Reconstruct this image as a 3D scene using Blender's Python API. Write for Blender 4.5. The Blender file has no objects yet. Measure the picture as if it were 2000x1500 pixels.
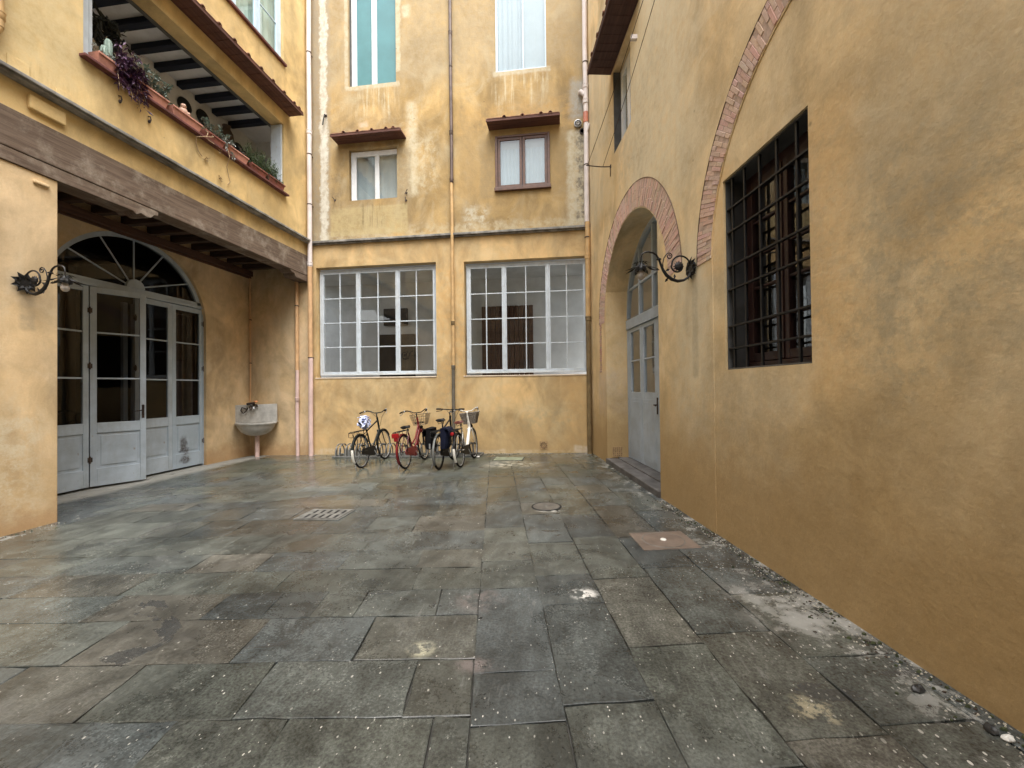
import bpy, bmesh, math, random
from mathutils import Vector, Matrix
from mathutils.geometry import tessellate_polygon

random.seed(7)
SAT = .76
S = bpy.context.scene
C = S.collection
PI = math.pi
R = math.radians
RA = R(9.7)                      # the right wall leans this far off the left one
SLOPE = .0173                    # the yard falls gently towards the left


def fz(x):                       # height of the yard at world x
    return SLOPE * (x - .6)


# ------------------------------------------------------------------ node helper
class N:
    def __init__(self, name):
        self.m = bpy.data.materials.new(name)
        self.m.use_nodes = True
        self.t = self.m.node_tree
        self.t.nodes.clear()
        self.out = self.n('ShaderNodeOutputMaterial')
        self.b = self.n('ShaderNodeBsdfPrincipled')
        self.t.links.new(self.b.outputs[0], self.out.inputs[0])
        self._c = None

    def n(self, typ, **kw):
        x = self.t.nodes.new(typ)
        for k, v in kw.items():
            setattr(x, k, v)
        return x

    def put(self, sock, v):
        if hasattr(v, 'is_output'):
            self.t.links.new(v, sock)
        elif isinstance(v, (tuple, list)) and len(v) == 3 and sock.type == 'RGBA':
            sock.default_value = (*v, 1)
        else:
            sock.default_value = v

    def co(self):
        if self._c is None:
            self._c = self.n('ShaderNodeTexCoord').outputs['Object']
        return self._c

    def xyz(self, v=None):
        s = self.n('ShaderNodeSeparateXYZ')
        self.put(s.inputs[0], v or self.co())
        return s.outputs

    def math(self, op, a, b=0., c=0., clamp=False):
        x = self.n('ShaderNodeMath', operation=op, use_clamp=clamp)
        self.put(x.inputs[0], a)
        self.put(x.inputs[1], b)
        self.put(x.inputs[2], c)
        return x.outputs[0]

    def mul(self, a, b):
        return self.math('MULTIPLY', a, b)

    def add(self, a, b):
        return self.math('ADD', a, b)

    def vmap(self, scale=(1, 1, 1), rot=(0, 0, 0), loc=(0, 0, 0), v=None):
        x = self.n('ShaderNodeMapping')
        self.put(x.inputs['Vector'], v or self.co())
        x.inputs['Location'].default_value = loc
        x.inputs['Rotation'].default_value = rot
        x.inputs['Scale'].default_value = scale
        return x.outputs[0]

    def noise(self, scale, detail=4., rough=.55, v=None, dist=0.):
        x = self.n('ShaderNodeTexNoise')
        self.put(x.inputs['Vector'], v or self.co())
        x.inputs['Scale'].default_value = scale
        x.inputs['Detail'].default_value = detail
        x.inputs['Roughness'].default_value = rough
        x.inputs['Distortion'].default_value = dist
        return x.outputs['Fac']

    def vor(self, scale, v=None, feature='F1'):
        x = self.n('ShaderNodeTexVoronoi', feature=feature)
        self.put(x.inputs['Vector'], v or self.co())
        x.inputs['Scale'].default_value = scale
        return x

    def ss(self, v, a, b):       # smoothstep
        x = self.n('ShaderNodeMapRange', interpolation_type='SMOOTHSTEP')
        self.put(x.inputs[0], v)
        if a > b:
            x.inputs[1].default_value, x.inputs[2].default_value = b, a
            x.inputs[3].default_value, x.inputs[4].default_value = 1., 0.
        else:
            x.inputs[1].default_value, x.inputs[2].default_value = a, b
        return x.outputs[0]

    def mix(self, f, a, b, blend='MIX'):
        x = self.n('ShaderNodeMix', data_type='RGBA', blend_type=blend)
        self.put(x.inputs[0], f)
        self.put(x.inputs[6], a)
        self.put(x.inputs[7], b)
        return x.outputs[2]

    def lerp(self, f, a, b):
        x = self.n('ShaderNodeMix', data_type='FLOAT')
        self.put(x.inputs[0], f)
        self.put(x.inputs[2], a)
        self.put(x.inputs[3], b)
        return x.outputs[0]

    def gray(self, v):
        x = self.n('ShaderNodeCombineColor')
        for i in range(3):
            self.put(x.inputs[i], v)
        return x.outputs[0]

    def bump(self, h, strength=.3, dist=.01):
        x = self.n('ShaderNodeBump')
        x.inputs['Strength'].default_value = strength
        x.inputs['Distance'].default_value = dist
        self.put(x.inputs['Height'], h)
        self.t.links.new(x.outputs[0], self.b.inputs['Normal'])

    def set(self, **kw):
        for k, v in kw.items():
            self.put(self.b.inputs[k.replace('_', ' ')], v)
        return self.m


def paint(name, col, rough=.5, metal=0., var=.12, scale=6., dirt=None, dirt_amt=.4, bump=.15, chips=None, spec=.5):
    """Painted or bare object surface with uneven tone, grime and a slightly rough skin."""
    k = N(name)
    n1 = k.noise(scale, 6, .6)
    dark = tuple(c * (1 - 2 * var) for c in col)
    lite = tuple(min(1, c * (1 + var)) for c in col)
    c = k.mix(k.ss(n1, .3, .7), dark, lite)
    if dirt:
        d = k.noise(scale * .7, 8, .7, v=k.vmap((1, 1, .35), loc=(3.1, 1.7, .4)))
        c = k.mix(k.mul(k.ss(d, .5, .72), dirt_amt), c, dirt)
    if chips:
        d = k.noise(scale * 5, 5, .65, v=k.vmap((1, 1, .5), loc=(9, 2, 5)))
        c = k.mix(k.ss(d, .66, .72), c, chips)
    k.bump(k.noise(scale * 8, 4, .6), bump, .004)
    return k.set(Base_Color=c, Roughness=k.lerp(n1, max(.05, rough - .12), min(1, rough + .12)), Metallic=metal, Specular_IOR_Level=spec)


def stucco(name, main, alt, lite, dark, lite_amt=.5, dark_amt=.5, marks=(), damp=None, trowel=.3, off=(0, 0, 0), spots=.0, hazey=None, sat=SAT, green=1.03, gain=1., cracks=0):
    """Old lime render: big tonal drifts, pale worn patches, vertical run marks and local marks."""
    k = N(name)
    def ds(c, f=sat):            # ease the chroma: the yard's walls colour each other
        g = .35 * c[0] + .55 * c[1] + .1 * c[2]
        return tuple((g + (x - g) * f) * t for x, t in zip(c, (gain, gain * green, gain)))
    main, alt, lite, dark = ds(main), ds(alt), ds(lite), ds(dark)
    p = k.vmap(loc=off)
    c = k.mix(k.ss(k.noise(.75, 6, .62, v=p, dist=.8), .38, .62), main, alt)
    cl = k.noise(1.1, 5, .58, v=k.vmap((1, 1, .75), (0, R(25), 0), loc=(2, 9, 6), v=p), dist=1.0)
    c = k.mix(1., c, k.gray(k.lerp(k.ss(cl, .3, .7), .74, 1.2)), 'MULTIPLY')
    cl2 = k.noise(2.8, 7, .66, v=k.vmap((1, 1, .6), (0, R(-30), 0), loc=(5, 1, 3), v=p), dist=.6)
    c = k.mix(1., c, k.gray(k.lerp(k.ss(cl2, .3, .7), .86, 1.12)), 'MULTIPLY')
    if hazey:
        c = k.mix(k.mul(k.ss(k.noise(.32, 3, .5, v=k.vmap(loc=(5, 5, 1), v=p), dist=.4), .45, .68), hazey[1]), c, ds(hazey[0]))
    pat = k.noise(1.5, 9, .68, v=k.vmap((1, 1, .8), loc=(7, 3, 2), v=p), dist=.8)
    c = k.mix(k.mul(k.ss(pat, .48, .68), lite_amt), c, lite)
    run = k.noise(2.6, 7, .6, v=k.vmap((1, 1, .16), loc=(1, 8, 4), v=p))
    c = k.mix(k.mul(k.ss(run, .5, .72), dark_amt), c, dark)
    blot = k.noise(4.5, 8, .7, v=p)
    c = k.mix(k.mul(k.ss(blot, .52, .75), dark_amt * .6), c, dark)
    o = k.xyz()
    wob = k.math('SUBTRACT', k.noise(3.2, 7, .7, v=p), .5)
    wob2 = k.math('SUBTRACT', k.noise(3.0, 7, .7, v=k.vmap(loc=(4, 4, 9), v=p)), .5)
    for mk in marks:
        col, amt, u0, u1, z0, z1, soft = mk[:7]
        wamt = mk[7] if len(mk) > 7 else .25
        brk = mk[8] if len(mk) > 8 else None
        u = k.add(o[0], k.mul(wob, wamt))
        z = k.add(o[2], k.mul(wob2, wamt))
        f = k.mul(k.mul(k.ss(u, u0 - soft, u0 + soft), k.ss(u, u1 + soft, u1 - soft)),
                  k.mul(k.ss(z, z0 - soft, z0 + soft), k.ss(z, z1 + soft, z1 - soft)))
        if brk == 'run':
            f = k.mul(f, k.ss(k.noise(11, 5, .6, v=k.vmap((1, 1, .07), loc=(u0, 2, z0))), .47, .62))
        elif brk == 'blot':
            f = k.mul(f, k.ss(k.noise(5, 8, .75, v=k.vmap(loc=(u0, 2, z0))), .42, .58))
        f = k.mul(f, k.lerp(k.ss(k.noise(9, 6, .7, v=k.vmap(loc=(z0, 3, u0), v=p)), .35, .6), .45, 1.))
        c = k.mix(k.mul(f, amt), c, ds(col))
    if damp:
        zz = k.add(o[2], k.mul(wob2, 1.2))
        c = k.mix(k.mul(k.ss(zz, damp[2], damp[1]), damp[3]), c, ds(damp[0]))
    if spots:
        v = k.vor(2.3, v=p)
        c = k.mix(k.mul(k.ss(v.outputs['Distance'], .045, .02), spots), c, (.06, .045, .03))
    if cracks:
        cn = k.noise(.9, 3, .55, v=k.vmap((1.3, 1, .8), loc=(6, 2, 4), v=p), dist=.35)
        hair = k.ss(k.math('ABSOLUTE', k.math('SUBTRACT', cn, .52)), .0022, .0008)
        hair = k.mul(hair, k.ss(k.noise(1.6, 4, .6, v=k.vmap(loc=(8, 8, 1), v=p)), .5, .58))
        c = k.mix(k.mul(hair, cracks), c, (.12, .085, .05))
    fleck = k.ss(k.noise(15, 6, .72, v=p), .64, .74)
    c = k.mix(k.mul(fleck, .4), c, dark)
    fleck = k.ss(k.noise(12, 6, .72, v=k.vmap(loc=(4, 7, 7), v=p)), .64, .76)
    c = k.mix(k.mul(fleck, .35), c, lite)
    g = k.noise(55, 5, .6, v=p)
    c = k.mix(.5, c, k.gray(k.lerp(g, .35, .65)), 'OVERLAY')
    sw = k.noise(4.5, 5, .6, v=k.vmap((1, 1, .28), (0, R(38), 0), loc=(3, 3, 3), v=p), dist=.5)
    sw2 = k.noise(5, 5, .6, v=k.vmap((.3, 1, 1), (0, R(20), 0), loc=(9, 3, 5), v=p), dist=.5)
    h = k.add(k.add(k.mul(k.add(sw, sw2), trowel * .55), k.mul(k.noise(6, 5, .6, v=k.vmap((1, 1, .7), v=p)), trowel * 1.6)), k.add(k.mul(k.noise(30, 6, .65, v=p), .16), k.mul(pat, .3)))
    k.bump(h, .55, .02)
    return k.set(Base_Color=c, Roughness=.86, Specular_IOR_Level=.25)


def glass(name, tint=(.9, .95, .93), base=.06, wave=.012, rough=.015, fk=1.5):
    k = N(name)
    k.t.nodes.remove(k.b)
    tr = k.n('ShaderNodeBsdfTransparent')
    tr.inputs[0].default_value = (*tint, 1)
    gl = k.n('ShaderNodeBsdfGlossy')
    gl.inputs[0].default_value = (1, 1, 1, 1)
    gl.inputs['Roughness'].default_value = rough
    fr = k.n('ShaderNodeFresnel')
    k.put(fr.inputs[0], k.lerp(k.n('ShaderNodeNewGeometry').outputs['Backfacing'], 1.5, 1 / 1.5))
    bp = k.n('ShaderNodeBump')
    bp.inputs['Strength'].default_value = .35
    bp.inputs['Distance'].default_value = wave
    k.put(bp.inputs['Height'], k.noise(2.4, 2, .5))
    k.t.links.new(bp.outputs[0], gl.inputs['Normal'])
    f = k.math('ADD', k.mul(fr.outputs[0], fk), base, clamp=True)
    mx = k.n('ShaderNodeMixShader')
    k.put(mx.inputs[0], f)
    k.t.links.new(tr.outputs[0], mx.inputs[1])
    k.t.links.new(gl.outputs[0], mx.inputs[2])
    k.t.links.new(mx.outputs[0], k.out.inputs[0])
    return k.m


def wood(name, col, dark, axis=0, rough=.7, scale=3., pale=None, pale_amt=.3):
    k = N(name)
    sc = [9, 9, 9]
    sc[axis] = .55
    g = k.noise(scale, 8, .65, v=k.vmap(tuple(sc)), dist=.5)
    c = k.mix(k.ss(g, .3, .7), dark, col)
    if pale:
        c = k.mix(k.mul(k.ss(k.noise(2.2, 8, .7), .48, .68), pale_amt), c, pale)
    k.bump(k.add(g, k.mul(k.noise(60, 3), .3)), .5, .008)
    return k.set(Base_Color=c, Roughness=rough, Specular_IOR_Level=.3)


# ------------------------------------------------------------------ mesh helper
class MB:
    def __init__(self):
        self.v = []
        self.f = []
        self.c = []              # per-vertex colour (optional)
        self.col = None

    def add(self, vs, fs):
        b = len(self.v)
        self.v += [tuple(p) for p in vs]
        self.f += [tuple(i + b for i in q) for q in fs]
        self.c += [self.col or (.5, .5, .5)] * len(vs)

    def box(self, x0, x1, y0, y1, z0, z1):
        vs = [(x, y, z) for x in (x0, x1) for y in (y0, y1) for z in (z0, z1)]
        self.add(vs, [(0, 1, 3, 2), (4, 6, 7, 5), (0, 4, 5, 1), (2, 3, 7, 6), (0, 2, 6, 4), (1, 5, 7, 3)])

    def room(self, x0, x1, y0, y1, z0, z1, front=False):
        vs = [(x, y, z) for x in (x0, x1) for y in (y0, y1) for z in (z0, z1)]
        fs = [(0, 1, 3, 2), (4, 6, 7, 5), (2, 3, 7, 6), (0, 2, 6, 4), (1, 5, 7, 3)]
        self.add(vs, fs)

    def quad(self, a, b, c, d):
        self.add([a, b, c, d], [(0, 1, 2, 3)])

    def prism(self, poly, a, b, plane='xz'):
        """poly in 2D, swept from a to b along the third axis."""
        def P(p, d):
            return {'xz': (p[0], d, p[1]), 'xy': (p[0], p[1], d), 'yz': (d, p[0], p[1])}[plane]
        n = len(poly)
        vs = [P(p, a) for p in poly] + [P(p, b) for p in poly]
        tri = tessellate_polygon([[Vector((p[0], p[1], 0)) for p in poly]])
        fs = [tuple(t) for t in tri] + [tuple(i + n for i in reversed(t)) for t in tri]
        fs += [(i, (i + 1) % n, (i + 1) % n + n, i + n) for i in range(n)]
        self.add(vs, fs)

    def wall(self, outer, holes, y0, reveal, edge=.35):
        """Flat wall in the xz plane at y0 with openings; reveals go 'reveal' deep."""
        loops = [[Vector((p[0], p[1], 0)) for p in outer]] + [[Vector((p[0], p[1], 0)) for p in h] for h in holes]
        tri = tessellate_polygon(loops)
        flat = [p for l in loops for p in l]
        self.add([(p.x, y0, p.y) for p in flat], [tuple(t) for t in tri])
        for i, l in enumerate(loops):
            d = edge if i == 0 else (reveal[i - 1] if isinstance(reveal, (list, tuple)) else reveal)
            n = len(l)
            self.add([(p.x, y0, p.y) for p in l] + [(p.x, y0 + d, p.y) for p in l],
                     [(j, (j + 1) % n, (j + 1) % n + n, j + n) for j in range(n)])

    def tube(self, pts, r, n=8, closed=False):
        P = [Vector(p) for p in pts]
        m = len(P)
        rs = r if isinstance(r, (list, tuple)) else [r] * m
        T = []
        for i in range(m):
            a = P[(i - 1) % m] if (closed or i > 0) else P[i]
            b = P[(i + 1) % m] if (closed or i < m - 1) else P[i]
            t = (b - a)
            T.append(t.normalized() if t.length > 1e-9 else Vector((0, 0, 1)))
        u = T[0].orthogonal().normalized()
        vs = []
        for i in range(m):
            u = (u - T[i] * u.dot(T[i]))
            u = u.normalized() if u.length > 1e-6 else T[i].orthogonal().normalized()
            w = T[i].cross(u)
            for j in range(n):
                a = 2 * PI * j / n
                vs.append(P[i] + (u * math.cos(a) + w * math.sin(a)) * rs[i])
        fs = []
        for i in range(m if closed else m - 1):
            for j in range(n):
                a, b = i * n + j, i * n + (j + 1) % n
                c, d = ((i + 1) % m) * n + (j + 1) % n, ((i + 1) % m) * n + j
                fs.append((a, b, c, d))
        if not closed:
            fs.append(tuple(reversed(range(n))))
            fs.append(tuple(range((m - 1) * n, m * n)))
        self.add(vs, fs)

    def lathe(self, prof, c=(0, 0, 0), axis='z', n=16, arc=2 * PI, a0=0., cap=True):
        """prof: (radius, height) pairs."""
        def P(r, h, a):
            x, y = r * math.cos(a), r * math.sin(a)
            q = {'z': (x, y, h), 'y': (x, h, y), 'x': (h, x, y)}[axis]
            return (q[0] + c[0], q[1] + c[1], q[2] + c[2])
        full = abs(arc - 2 * PI) < 1e-6
        m = n if full else n + 1
        vs = [P(r, h, a0 + arc * j / n) for (r, h) in prof for j in range(m)]
        fs = []
        for i in range(len(prof) - 1):
            for j in range(n):
                k = (j + 1) % m
                fs.append((i * m + j, i * m + k, (i + 1) * m + k, (i + 1) * m + j))
        if full and cap and prof[0] != prof[-1]:
            if prof[0][0] > 1e-5:
                fs.append(tuple(reversed(range(m))))
            if prof[-1][0] > 1e-5:
                fs.append(tuple(range((len(prof) - 1) * m, len(prof) * m)))
        self.add(vs, fs)

    def ball(self, c, rx, ry=None, rz=None, n=12):
        ry = ry or rx
        rz = rz or rx
        vs, fs = [], []
        m = n // 2
        for i in range(m + 1):
            th = PI * i / m
            for j in range(n):
                a = 2 * PI * j / n
                vs.append((c[0] + rx * math.sin(th) * math.cos(a), c[1] + ry * math.sin(th) * math.sin(a), c[2] + rz * math.cos(th)))
        for i in range(m):
            for j in range(n):
                fs.append((i * n + j, (i + 1) * n + j, (i + 1) * n + (j + 1) % n, i * n + (j + 1) % n))
        self.add(vs, fs)

    def leaf(self, p, d, up, L, W, bend=.25):
        """One folded, pointed leaf from p along d."""
        d = Vector(d).normalized()
        s = d.cross(Vector(up))
        s = s.normalized() if s.length > 1e-4 else d.orthogonal().normalized()
        nn = s.cross(d)
        p = Vector(p)
        m = p + d * L * .5 - nn * bend * L * .1
        t = p + d * L - nn * bend * L * .5
        self.add([p, m + s * W * .5 + nn * W * .2, t, m - s * W * .5 + nn * W * .2, m], [(0, 1, 4), (1, 2, 4), (2, 3, 4), (3, 0, 4)])

    def xf(self, M, start=0):
        for i in range(start, len(self.v)):
            self.v[i] = tuple(M @ Vector(self.v[i]))
        return self

    def build(self, name, mat, parent=None, smooth=False, bevel=0., loc=None, rot=None, color=False, seg=2):
        me = bpy.data.meshes.new(name)
        me.from_pydata(self.v, [], self.f)
        if color:
            a = me.color_attributes.new('Col', 'FLOAT_COLOR', 'POINT')
            for i, c in enumerate(self.c):
                a.data[i].color = (*c, 1)
        bm = bmesh.new()
        bm.from_mesh(me)
        bmesh.ops.remove_doubles(bm, verts=bm.verts, dist=1e-5)
        bmesh.ops.recalc_face_normals(bm, faces=bm.faces)
        bm.to_mesh(me)
        bm.free()
        if smooth:
            me.polygons.foreach_set('use_smooth', [True] * len(me.polygons))
            try:
                me.set_sharp_from_angle(angle=R(42))
            except Exception:
                pass
        me.materials.append(mat)
        o = bpy.data.objects.new(name, me)
        C.objects.link(o)
        if parent:
            o.parent = parent
        if loc:
            o.location = loc
        if rot:
            o.rotation_euler = rot
        if bevel:
            b = o.modifiers.new('bevel', 'BEVEL')
            b.width = bevel
            b.segments = seg
            b.limit_method = 'ANGLE'
            b.angle_limit = R(40)
        return o


def tag(o, label, cat, group=None):
    o['label'] = label
    o['category'] = cat
    if group:
        o['group'] = group
    return o


def thing(name, label, cat, loc=(0, 0, 0), rot=(0, 0, 0), group=None):
    o = bpy.data.objects.new(name, None)
    o.empty_display_size = .1
    C.objects.link(o)
    o.location = loc
    o.rotation_euler = rot
    return tag(o, label, cat, group)


def copy_thing(t, loc, rot, label, group=None):
    r = t.copy()
    C.objects.link(r)
    r.location = loc
    r.rotation_euler = rot
    r['label'] = label
    if group:
        r['group'] = group
    for ch in list(t.children):
        c = ch.copy()
        C.objects.link(c)
        c.parent = r
        for g in ch.children:
            d = g.copy()
            C.objects.link(d)
            d.parent = c
    return r


def casement(fr, u0, u1, z0, z1, y, d, cols, rows, stile=.055, rail=.055, mun=.022, sill_rail=None):
    """Adds one glazed sash to frame mesh fr; y is its outer face, d its thickness."""
    rl = sill_rail or rail
    fr.box(u0, u0 + stile, y, y + d, z0, z1)
    fr.box(u1 - stile, u1, y, y + d, z0, z1)
    fr.box(u0 + stile, u1 - stile, y + .002, y + d - .002, z0, z0 + rl)
    fr.box(u0 + stile, u1 - stile, y + .002, y + d - .002, z1 - rail, z1)
    a, b, c, e = u0 + stile, u1 - stile, z0 + rl, z1 - rail
    cs = cols if isinstance(cols, (list, tuple)) else [a + (b - a) * i / cols for i in range(1, cols)]
    rs = rows if isinstance(rows, (list, tuple)) else [c + (e - c) * i / rows for i in range(1, rows)]
    for x in cs:
        fr.box(x - mun / 2, x + mun / 2, y + .006, y + d - .006, c, e)
    for z in rs:
        fr.box(a, b, y + .009, y + d - .009, z - mun / 2, z + mun / 2)
    return (a, b, c, e)


def arc(cx, cz, r, a0, a1, n, rz=None):
    rz = rz or r
    return [(cx + r * math.cos(a0 + (a1 - a0) * i / n), cz + rz * math.sin(a0 + (a1 - a0) * i / n)) for i in range(n + 1)]


def rect(u0, u1, z0, z1):
    return [(u0, z0), (u1, z0), (u1, z1), (u0, z1)]


def wavy(u0, u1, z0, z1, y, amp=.02, per=.11, seed=0):
    """A hanging curtain with soft folds."""
    rnd = random.Random(seed)
    m = MB()
    n = max(8, int((u1 - u0) / .018))
    ph = [rnd.uniform(-.6, .6) for _ in range(n + 1)]
    row = []
    for k, z in enumerate((z0, (z0 + z1) / 2, z1)):
        row.append([(u0 + (u1 - u0) * i / n, y + amp * (1 - .25 * k) * math.sin(2 * PI * (u0 + (u1 - u0) * i / n) / per + ph[i // 6]), z) for i in range(n + 1)])
    vs = sum(row, [])
    fs = [(r * (n + 1) + i, r * (n + 1) + i + 1, (r + 1) * (n + 1) + i + 1, (r + 1) * (n + 1) + i) for r in range(2) for i in range(n)]
    m.add(vs, fs)
    return m


# ------------------------------------------------------------------ materials
M = {}
M['back_upper'] = stucco('weathered_render', (0.450, 0.297, 0.113), (0.495, 0.306, 0.090), (0.558, 0.450, 0.270), (0.297, 0.211, 0.108), .5, .42, off=(11, 0, 3), trowel=.6, spots=.5, marks=[
    ((0.450, 0.342, 0.198), .55, -6.4, 1.3, 9.0, 13, .4, .5),
    ((0.540, 0.315, 0.081), .75, -2.5, .3, 7.55, 8.25, .1, .35, 'blot'),
    ((0.513, 0.315, 0.095), .6, -2.4, -.1, 6.0, 7.6, .2, .5),
    ((0.360, 0.288, 0.198), .8, -6.4, -5.75, 5.2, 13, .06, .2),
    ((0.702, 0.657, 0.558), .95, -6.02, -5.83, 5.2, 12.8, .035, .35),
    ((0.720, 0.684, 0.594), .8, -5.98, -5.8, 5.2, 7.9, .03, .1, 'blot'),
    ((0.666, 0.576, 0.387), .75, -5.2, -4.05, 8.3, 9.05, .22, .5, 'run'),
    ((0.666, 0.576, 0.387), .75, -1.55, -.35, 8.2, 9.0, .25, .5, 'run'),
    ((0.648, 0.558, 0.378), .8, -3.75, -3.5, 6.2, 8.5, .09, .3),
    ((0.630, 0.540, 0.360), .6, -4.1, -3.0, 6.3, 7.6, .2, .5, 'blot'),
    ((0.612, 0.540, 0.396), .75, -5.33, -3.92, 8.94, 9.05, .03, .15),
    ((0.612, 0.540, 0.396), .75, -1.62, -.25, 8.9, 9.02, .03, .15),
    ((0.630, 0.558, 0.414), .6, -5.36, -5.27, 9.0, 12, .02, .12), ((0.666, 0.585, 0.414), .7, -4.02, -3.9, 9.3, 12, .03, .2),
    ((0.630, 0.576, 0.450), .8, -2.35, -1.75, 5.3, 5.85, .12, .4, 'blot'),
    ((0.576, 0.477, 0.306), .7, -6.2, .6, 5.15, 5.45, .08, .4, 'blot'),
    ((0.540, 0.414, 0.180), .8, -5.75, -3.75, 5.32, 6.02, .03, .06),
    ((0.243, 0.171, 0.077), .7, -4.95, -4.35, 5.5, 6.1, .06, .1, 'run'),
    ((0.252, 0.180, 0.090), .6, -5.75, -5.45, 5.9, 6.9, .06, .2, 'blot'),
    ((0.360, 0.261, 0.135), .7, -4.0, -3.65, 6.1, 7.4, .04, .1),
    ((0.360, 0.252, 0.117), .7, -1.95, -1.6, 6.0, 7.4, .05, .1), ((0.378, 0.261, 0.117), .6, -.28, .1, 6.0, 7.4, .05, .1),
    ((0.414, 0.387, 0.342), .9, .2, .9, 7.7, 8.65, .1, .3),
    ((0.594, 0.522, 0.378), .9, .12, .8, 5.2, 7.45, .06, .25),
    ((0.135, 0.113, 0.090), .9, .33, .9, 5.35, 7.5, .06, .25, 'blot'),
    ((0.630, 0.468, 0.306), .9, -4.98, -4.75, 8.0, 8.12, .03, .2), ((0.648, 0.504, 0.324), .9, -3.85, -3.65, 10.6, 10.9, .05, .2),
], sat=.82, green=1.02, gain=.88)
M['back_lower'] = stucco('ochre_render', (0.570, 0.372, 0.143), (0.608, 0.372, 0.124), (0.657, 0.496, 0.254), (0.446, 0.316, 0.149), .45, .35, off=(2, 0, 9), trowel=.2, marks=[
    ((0.620, 0.335, 0.074), .6, -3.05, -2.36, .9, 4.4, .06, .3, 'blot'),
    ((0.620, 0.347, 0.087), .5, .0, .9, .0, 1.7, .2, .4),
    ((0.372, 0.310, 0.174), .45, -1.1, .2, .5, 1.1, .2, .4, 'blot'),
    ((0.850, 0.769, 0.645), .9, .2, .55, -.02, .14, .03, .3),
    ((0.744, 0.620, 0.446), .8, -6.3, .7, -.12, .05, .03, .15, 'blot'),
], damp=((0.496, 0.310, 0.112), .0, .7, .5), sat=.80, green=1.02, gain=1.0)
M['left_upper'] = stucco('yellow_render', (0.647, 0.441, 0.171), (0.627, 0.412, 0.142), (0.686, 0.519, 0.255), (0.510, 0.353, 0.152), .35, .25, off=(5, 0, 1), trowel=.22, spots=.35, marks=[
    ((0.706, 0.559, 0.294), .6, 3.0, 4.7, 5.2, 8, .4, .5),
    ((0.490, 0.333, 0.127), .45, 4.0, 9.5, 5.2, 5.5, .1, .3, 'run'),
], sat=.85, green=1.02, gain=.93)
M['left_lower'] = stucco('peach_render', (0.650, 0.435, 0.220), (0.626, 0.400, 0.174), (0.719, 0.534, 0.325), (0.487, 0.336, 0.168), .45, .35, off=(3, 0, 6), trowel=.2, marks=[
    ((0.650, 0.394, 0.151), .5, 0, 4.6, -.3, .8, .5, .6),
    ((0.719, 0.603, 0.418), .6, 3.5, 4.2, .0, 1.3, .2, .4, 'blot'),
    ((0.383, 0.278, 0.162), .6, 4.02, 4.16, 2.25, 2.75, .03, .06),
], damp=((0.464, 0.232, 0.070), -.15, .35, .75), sat=.76, green=1.035, gain=.97)
M['right_wall'] = stucco('brown_ochre_render', (0.596, 0.412, 0.182), (0.625, 0.405, 0.149), (0.696, 0.532, 0.305), (0.476, 0.334, 0.163), .55, .35, off=(8, 0, 2), trowel=.5, spots=.4, marks=[
    ((.33, .27, .165), .6, 6.6, 9.2, 1.5, 2.9, .35, 1.1, 'blot'), ((.36, .29, .18), .55, 4.6, 6.2, .4, 1.5, .3, 1.0, 'blot'), ((.58, .45, .26), .5, 6.9, 8.6, 2.6, 4.0, .4, 1.0), ((.34, .275, .165), .5, 2.2, 4.2, 4.6, 6.4, .5, 1.2, 'blot'), ((.56, .45, .28), .45, 5.2, 6.4, .7, 1.6, .3, .8),
    ((0.653, 0.547, 0.355), .7, 2.6, 5.0, 3.6, 9, .6, .9),
    ((0.611, 0.525, 0.362), .55, 4.4, 5.2, .8, 3.2, .25, .5),
    ((0.696, 0.412, 0.121), .6, 5.1, 5.6, 2.6, 3.6, .1, .3), ((0.710, 0.412, 0.114), .6, 6.5, 6.9, 1.4, 3.4, .15, .3),
    ((0.653, 0.398, 0.128), .5, .0, 1.4, 1.6, 4.2, .1, .3), ((0.511, 0.383, 0.284), .6, .7, 1.3, .9, 1.8, .1, .3),
    ((0.568, 0.469, 0.298), .6, -.2, 1.7, 5.0, 9.0, .15, .3),
    ((0.667, 0.440, 0.163), .5, 1.2, 2.2, 4.9, 6.2, .2, .5),
    ((0.383, 0.305, 0.185), .65, 4.84, 4.96, 1.6, 2.72, .03, .08),
    ((.60, .56, .46), .6, -1, 13, -.1, .035, .02, .1, 'blot'),
], damp=((.37, .212, .050), .35, 1.9, .85), hazey=((0.710, 0.547, 0.327), .45), sat=.74, green=1.025, gain=1.17)
M['interior'] = paint('interior_plaster', (.72, .73, .74), .8, var=.08, scale=1.2, dirt=(.4, .38, .34))
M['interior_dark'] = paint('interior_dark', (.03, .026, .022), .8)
M['loggia_white'] = paint('limewash', (.70, .71, .72), .85, var=.08, scale=2, dirt=(.36, .34, .3))
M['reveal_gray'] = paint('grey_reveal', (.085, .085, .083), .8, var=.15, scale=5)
M['white'] = paint('white_gloss_paint', (.76, .78, .80), .4, var=.05, scale=5, dirt=(.5, .48, .43), dirt_amt=.35)
M['win_grey'] = paint('pale_window_paint', (.54, .60, .65), .5, var=.06, scale=5, dirt=(.40, .37, .32), dirt_amt=.55, chips=(.42, .36, .28))
M['blue_white'] = paint('pale_blue_paint', (.52, .64, .74), .45, var=.05, scale=4)
M['door_grey'] = paint('blue_grey_door_paint', (.39, .455, .52), .5, var=.08, scale=3, dirt=(.26, .27, .27), dirt_amt=.55, chips=(.26, .22, .18))
M['door_soot'] = paint('charred_paint', (.06, .05, .045), .8, scale=14, dirt=(.2, .15, .1))
M['brown_frame'] = paint('red_brown_paint', (.125, .062, .040), .45, var=.15, scale=9)
M['maroon'] = paint('dark_maroon_paint', (.030, .012, .011), .4, var=.15, scale=6)
M['iron'] = paint('black_iron', (.010, .010, .011), .5, metal=.2, var=.2, scale=20, bump=.3)
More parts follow.
